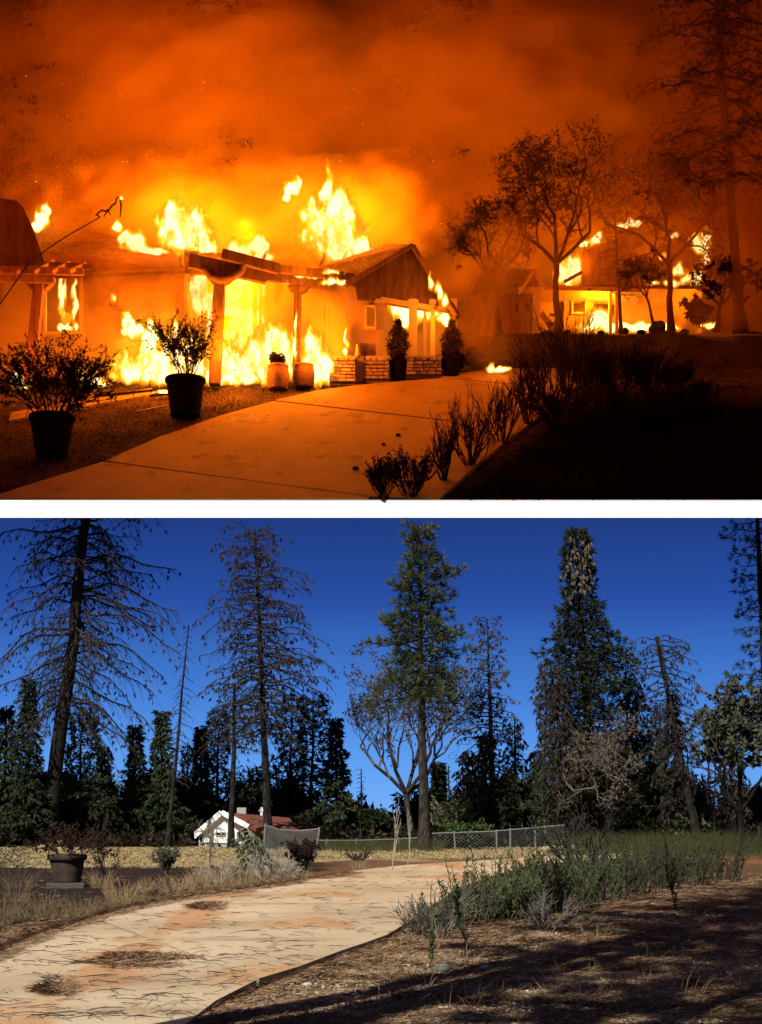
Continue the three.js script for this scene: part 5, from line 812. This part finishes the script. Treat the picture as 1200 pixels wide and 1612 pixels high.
{ const o = { label: 'tallest dense conifer on the right, dark with a scorched pale patch near its top', base: [938, 1330], top: [905, 832], d: 60, r0: 10, r1: 2, sides: 12, t0: .12, n: 400, spread: 92, prof: (q) => Math.min(1, 1.25 * Math.pow(1 - q, .55)) * (.75 + .25 * Math.sin(q * 14)), rise: (q) => lerp(-.15, .25, q), droop: -.2, twigs: 5, twigLen: .34, tuft: { kind: 'needle', len: .26, w: .045, k: 10 }, tuftShare: .95, mt: M.char, mb: M.twig, ml: M.needleDark, seed: 508, flat: .6 }; const t = conifer(o), lf = new Geo(), r = rng(9); for (let k = 0; k < 80; k++) tuft(lf, P(912 + (r() + r() - 1) * 34, 890 + (r() + r() - 1) * 62, 58.8 + .9 * r()), new V3(0, -.3, 1), r, { kind: 'dead', len: .22, w: .06, k: 4 }); lf.build('scorched_foliage', std({ color: col(.10, .082, .055) }), t); }
conifer({ label: 'dead conifer with hanging clumps of dead needles, left of the tallest right conifer', base: [902, 1330], top: [866, 1036], d: 59, r0: 7, r1: 1.2, t0: .15, n: 100, spread: 48, prof: (q) => 1 - .5 * q, rise: .1, droop: -.6, twigs: 6, twigLen: .34, twigSag: -.3, tuft: { kind: 'dead', len: .24, w: .05, k: 7 }, mt: M.char, mb: M.twig, ml: M.needleDead, seed: 509, flat: .6 });
conifer({ label: 'dead pine leaning hard to the left, with a broken forked top', base: [1100, 1330], top: [1034, 1002], d: 61, r0: 7, r1: 3, sides: 12, t0: .35, n: 66, spread: 66, prof: (q) => .85 + .1 * q, rise: (q) => lerp(-.2, .3, q), droop: -.35, twigs: 7, twigLen: .4, twigSag: -.15, tuft: deadTuft, tuftShare: .7, mt: M.bark, mb: M.twig, ml: M.needleDead, seed: 510, flat: .6 });
broadleaf({ label: 'oak with pale pinkish dead leaves below the tallest right conifer', base: [962, 1332], fork: [960, 1270], crown: [955, 1200, 56, 100], d: 57.5, r0: 4, seed: 511, lev: 6, leaf: { kind: 'leaf', len: .14, w: .06, k: 2 }, leafN: 2, leafFrom: 2, wild: .95, limbs: [[-.6, 1, .1], [0, 1, -.2], [.6, 1, .2]], mt: M.char, mb: M.twigGrey, ml: M.leafBrown, len: 58 });
broadleaf({ label: 'grey green leafy tree cut by the right edge of the lot', base: [1168, 1334], fork: [1166, 1280], crown: [1172, 1175, 58, 120], d: 56.5, r0: 6, seed: 512, lev: 6, leaf: { kind: 'leaf', len: .17, w: .1, k: 4 }, leafN: 4, leafFrom: 2, limbs: [[-.7, 1, .1], [0, 1, -.2], [.6, 1, .2], [-.2, .9, .4]], mt: M.char, mb: M.twig, ml: M.leafGrey, len: 62 });
conifer({ label: 'pine reaching into the upper right corner of the sky from the right', base: [1216, 1334], top: [1192, 806], d: 63.2, r0: 10, r1: 3, t0: .3, n: 70, spread: 62, prof: (q) => .6 + .4 * q, rise: .15, droop: -.2, twigs: 5, twigLen: .4, tuft: { kind: 'needle', len: .26, w: .03, k: 13 }, mt: M.bark, mb: M.twig, ml: M.needleDark, seed: 513, flat: .6 });
// the wood behind: firs, pines and dead trunks that can be told apart
const wood = [
  [46, 1066, 34, 'f', 'dense dark pine at the left edge behind the big dead pine'], [10, 1110, 40, 'f', 'dark pine cut off by the left edge of the lot'], [128, 1118, 42, 'p', 'thin crowned dark pine right of the big dead pine'], [165, 1170, 30, 'd', 'low dark burnt conifer left of the two pointed firs'], [214, 1140, 26, 'f', 'left one of the two pointed firs behind the lawn'], [256, 1118, 30, 'f', 'right one of the two pointed firs, the more open of them'], [296, 1168, 22, 'd', 'small dark conifer beside the thin leaning dead fir'], [318, 1142, 27, 'f', 'bushy pine left of the ragged dead pine'], [346, 1114, 25, 'p', 'taller pine behind the ragged dead pine'],
  [458, 1092, 36, 'p', 'dark pine just right of the tallest dead pine'], [492, 1094, 40, 'p', 'dark open pine behind the leaning fence panel'], [528, 1128, 36, 'f', 'dense dark pine left of the bare oak'], [690, 1198, 16, 'f', 'slim dark conifer right of the green ponderosa trunk'], [738, 1180, 34, 'd', 'dark burnt conifer left of the brown scorched conifer'], [812, 1128, 34, 'd', 'dark burnt conifer right of the brown scorched conifer'], [846, 1180, 28, 'd', 'low burnt conifer behind the right fence end'], [860, 1075, 34, 'd', 'thin dead conifer behind the hanging dead clumps'],
  [1000, 1062, 46, 'd', 'broad burnt conifer right of the tallest right conifer'], [1040, 1105, 34, 'd', 'burnt conifer left of the hard leaning pine'], [1062, 1085, 24, 'd', 'slim burnt conifer behind the hard leaning pine'], [1008, 1200, 40, 'd', 'low dark conifer under the broad burnt one'], [975, 1140, 40, 'd', 'dark conifer behind the pinkish oak'],
  [880, 1110, 40, 'd', 'burnt conifer filling the gap left of the tallest right conifer'], [925, 1150, 44, 'd', 'burnt conifer at the foot of the tallest right conifer'], [984, 1020, 34, 'd', 'tall thin burnt conifer close on the right of the tallest right conifer'], [1022, 1150, 40, 'p', 'dark open pine between the burnt conifers on the right'], [1068, 1200, 36, 'd', 'low burnt conifer at the foot of the hard leaning pine'], [765, 1150, 36, 'd', 'dark conifer wrapped round the brown scorched trunk'], [800, 1215, 38, 'f', 'low bushy conifer behind the middle of the right fence'],
  [1114, 1160, 15, 'b', 'first bare thin trunk from the left in the right gap'], [1126, 1190, 12, 'b', 'second bare thin trunk from the left in the right gap'], [1138, 1150, 16, 'b', 'third bare thin trunk from the left in the right gap'], [1082, 1180, 12, 'b', 'bare thin trunk just left of the hard leaning trunk'], [570, 1210, 14, 'b', 'thin bare trunk under the left limb of the oak'], [706, 1205, 12, 'b', 'thin bare trunk between the ponderosa and the burnt conifers'], [1150, 1110, 36, 'd', 'dark conifer behind the leafy tree at the right edge'],
];
wood.forEach(([x, y, w, k, label], i) => {
  const d = (x > 290 && x < 545 ? 69 : 61.8) + (i * 7 % 11) * .75, r = rng(700 + i), b = [x + (r() - .5) * 8, HY + hB(d) / d * F], c = { name: k === 'b' ? 'bare_tree' : 'conifer', cat: 'tree', label, base: b, top: [x, y], d, seed: 700 + i, flat: .7, gap: .25, bend: .015, mt: M.bark, mb: M.twig, r1: .8 };
  if (k === 'f') conifer({ ...c, r0: 4.5, t0: .12, n: 150, spread: w * 1.25, prof: (q) => Math.pow(1 - q, .8) * (.8 + .3 * Math.sin(q * (13 + i % 5 * 3) + i)), rise: .0, droop: -.25, twigs: 6, twigLen: .34, tuft: { kind: 'fir', len: .24, w: .07, k: 6, along: 1 }, ml: i % 3 ? M.fir : M.needleDark });
  if (k === 'p') conifer({ ...c, r0: 4, t0: .3, n: 80, spread: w * 1.3, prof: (q) => .9 - .55 * q, rise: .15, droop: -.2, twigs: 5, twigLen: .4, tuft: { kind: 'needle', len: .26, w: .06, k: 10 }, ml: i % 2 ? M.needleDark : M.fir });
  if (k === 'd') conifer({ ...c, r0: 4.5, t0: .1, n: 120, spread: w * 1.2, prof: (q) => (1 - .6 * q) * (.8 + .25 * Math.sin(q * 11 + i)), rise: .05, droop: -.35, twigs: 6, twigLen: .36, twigSag: -.2, tuft: { kind: 'dead', len: .24, w: .07, k: 5, along: i % 2 }, tuftShare: .7, ml: i % 2 ? M.needleDead : M.needleDark });
  if (k === 'b') conifer({ ...c, r0: 2.6, t0: .3, n: 34, spread: w, prof: () => .8, rise: .1, droop: -.3, twigs: 4, twigLen: .25 });
});
[[716, 1300, 40, 60, 'pale grey leafy shrub behind the right fence', M.leafPale, M.twigGrey, .10], [1078, 1312, 62, 40, 'bright leaved low shrub at the foot of the hard leaning pine', std({ color: col(.09, .11, .05) }), M.twigGrey, .14], [596, 1312, 44, 46, 'bright green bush beyond the far fence', M.leafGreen, M.twig, .16], [740, 1326, 70, 34, 'green bush grown through the right fence', M.leafGreen, M.twig, .11], [705, 1326, 44, 32, 'dark green bush at the left end of the right fence', M.leafGreen, M.twig, .11], [482, 1318, 40, 40, 'dull brown bush behind the leaning fence panel', M.needleBrown, M.twig, .12], [398, 1262, 30, 50, 'leafy shrub rising behind the red roof', M.leafGrey, M.twig, .14], [60, 1300, 60, 50, 'dark undergrowth bush at the foot of the big left pine', M.needleDead, M.twig, .14], [284, 1318, 36, 40, 'grey bare bush left of the white house', M.leafGrey, M.twigGrey, .08], [878, 1318, 40, 40, 'dull green bush right of the fence end', M.leafGreen, M.twig, .12], [1010, 1318, 60, 36, 'dry brush among the burnt trunks on the right', M.needleBrown, M.twigGrey, .1]].forEach(([x, y, w, h, l, ml, mb, len], i) => { const d = i === 3 || i === 4 ? 58.6 : i === 6 ? 70 : 62 + (i % 3), m = d / F, p = P(x, HY + hB(Math.min(d, 60)) / d * F, d); p.y = G(60); bush('bush', l, 'bush', p, Math.max(h, HY + 35 - y + h * .5) * m, w * m, { n: 30, lev: 3, leaf: { kind: 'leaf', len: len, w: len * .55, k: 3 }, leafN: 4, mb, ml, seed: 800 + i, rad: .02 }); });
{ // the far wood and undergrowth that read as one mass
  const leafG = (() => { const g = new Geo(), r = rng(3); for (let k = 0; k < 26; k++) { const v = rdir(r); g.blade(v.clone().multiplyScalar(.35 * r()), v, .35 + .35 * r(), .12 + .1 * r(), sideOf(v, r)); } return g.build('x', mWhite1, new THREE.Group()).geometry; })();
  litter('far_woods', 'dark far woods closing the lot behind the nearer trees', leafG, mWhite1, 9000, 90, (o, r, c) => { const d = 76 + 70 * r() * r(), x = -120 + 1440 * r(), X = (x - 600) * d / F, nn = fbm(x * .012, d * .05, 3, 4), gap = smooth(360, 385, x) * smooth(430, 405, x) + smooth(560, 600, x) * smooth(640, 620, x) * .6 + smooth(690, 700, x) * smooth(730, 716, x) * .6 + smooth(1110, 1120, x) * smooth(1150, 1140, x) * .6, top = (42 + 120 * nn + 34 * smooth(350, 250, x) + 30 * smooth(850, 930, x)) * (1 - .75 * Math.min(1, gap)), h = Math.pow(r(), .9) * top * d / F; o.position.set(X, G(60) + h, -d); o.rotation.set(r() * 6, r() * 6, r() * 6); o.scale.setScalar(.5 + .8 * r()); const v = .012 + .03 * r() * r(), w = r(); c.setRGB(v * lerp(.8, 1.5, w), v * 1.15, v * lerp(.45, .8, w)); });
  litter('undergrowth', 'dark undergrowth and brush along the edge of the wood', leafG, mWhite1, 3000, 91, (o, r, c) => { let d = 61.5 + 9 * r(); const x = -60 + 1320 * r(); if (x > 295 && x < 520) d = 69 + 3 * r(); const X = (x - 600) * d / F; o.position.set(X, G(60) + .05 + 1.3 * r() * r() * r() * (x > 300 && x < 520 ? .25 : 1) * (.4 + 1.6 * Math.max(0, fbm(x * .02, d * .2, 5, 3) + .3)), -d); o.rotation.set(r() * 6, r() * 6, r() * 6); o.scale.setScalar(.25 + .5 * r()); const v = .008 + .028 * r() * r(), w = r(); c.setRGB(v * lerp(1, 1.6, w), v * 1.1, v * lerp(.45, .8, w)); });
}
{ // the woods round the lot behind the viewer
  const lg = (() => { const g = new Geo(), r = rng(13); for (let k = 0; k < 60; k++) { const v = rdir(r); g.blade(v.clone().multiplyScalar(.4 * r()), v, .5 + .5 * r(), .3 + .25 * r(), sideOf(v, r)); } return g.build('x', mWhite1, new THREE.Group()).geometry; })();
  litter('surrounding_woods', 'dark woods standing round the lot behind the viewer', lg, mWhite1, 5200, 95, (o, r, c) => { const a = (r() * 2 - 1) * 2.05, R0 = 34 + 16 * r(), h = 25 * Math.pow(r(), .8) * (.75 + .5 * fbm(a * 6, 2, 2, 3)); o.position.set(Math.sin(a) * R0 * 1.1, h, Math.cos(a) * R0); o.rotation.set(r() * 6, r() * 6, r() * 6); o.scale.setScalar(1.1 + 1.2 * r()); const v = .015 + .03 * r() * r(); c.setRGB(v, v * 1.1, v * .6); });
}
// pines standing behind the viewer, whose shadows fall over the right foreground
[[-5.2, 0, 29, .45], [-3.9, 4, 30, .45], [-5, 5.5, 29, .5], [-4.2, 8.5, 30, .52], [-3.2, 9, 30, .55]].forEach(([X, d, H, cs], i) => {
  const A = new V3(X, 0, -d), t = thing('pine_tree', ['tall pine beside the viewer, to the left', 'tall pine left of the drive, second from the viewer', 'tall pine left of the drive, farthest from it', 'tall pine left of the drive, nearest its edge', 'tall pine close on the left of the drive'][i], 'pine tree', A), tr = new Geo(), lf = new Geo(), br = new Geo(), r = rng(900 + i), at = trunkInto(tr, A, A.clone().add(new V3(.6, H, .3)), .32, .06, 900 + i);
  for (let k = 0; k < 78; k++) { const q = r(), p = at(cs + (1 - cs) * q), az = r() * 6.283, L = (cs > .8 ? .35 : 1.15) * (3.4 - 1.9 * q) * (.5 + .6 * r()), e = p.clone().add(new V3(Math.cos(az) * L, L * .1, Math.sin(az) * L)); br.tube([p, Q(p, e, .5).add(new V3(0, .1, 0)), e], [.05, .035, .015], 4); for (let s = 0; s < 9; s++) tuft(lf, Q(p, e, .35 + .65 * r()).add(rdir(r).multiplyScalar(.25)), e.clone().sub(p).normalize(), r, { kind: 'needle', len: .4, w: .12, k: 8 }); }
  tr.build('trunk', M.bark, t); br.build('branches', M.twig, t); lf.build('foliage', M.needle, t);
});
scene.traverse((o) => { if (o.isMesh) { o.castShadow = true; o.receiveShadow = true; } });
camera.updateProjectionMatrix();
renderer.render(scene, camera);
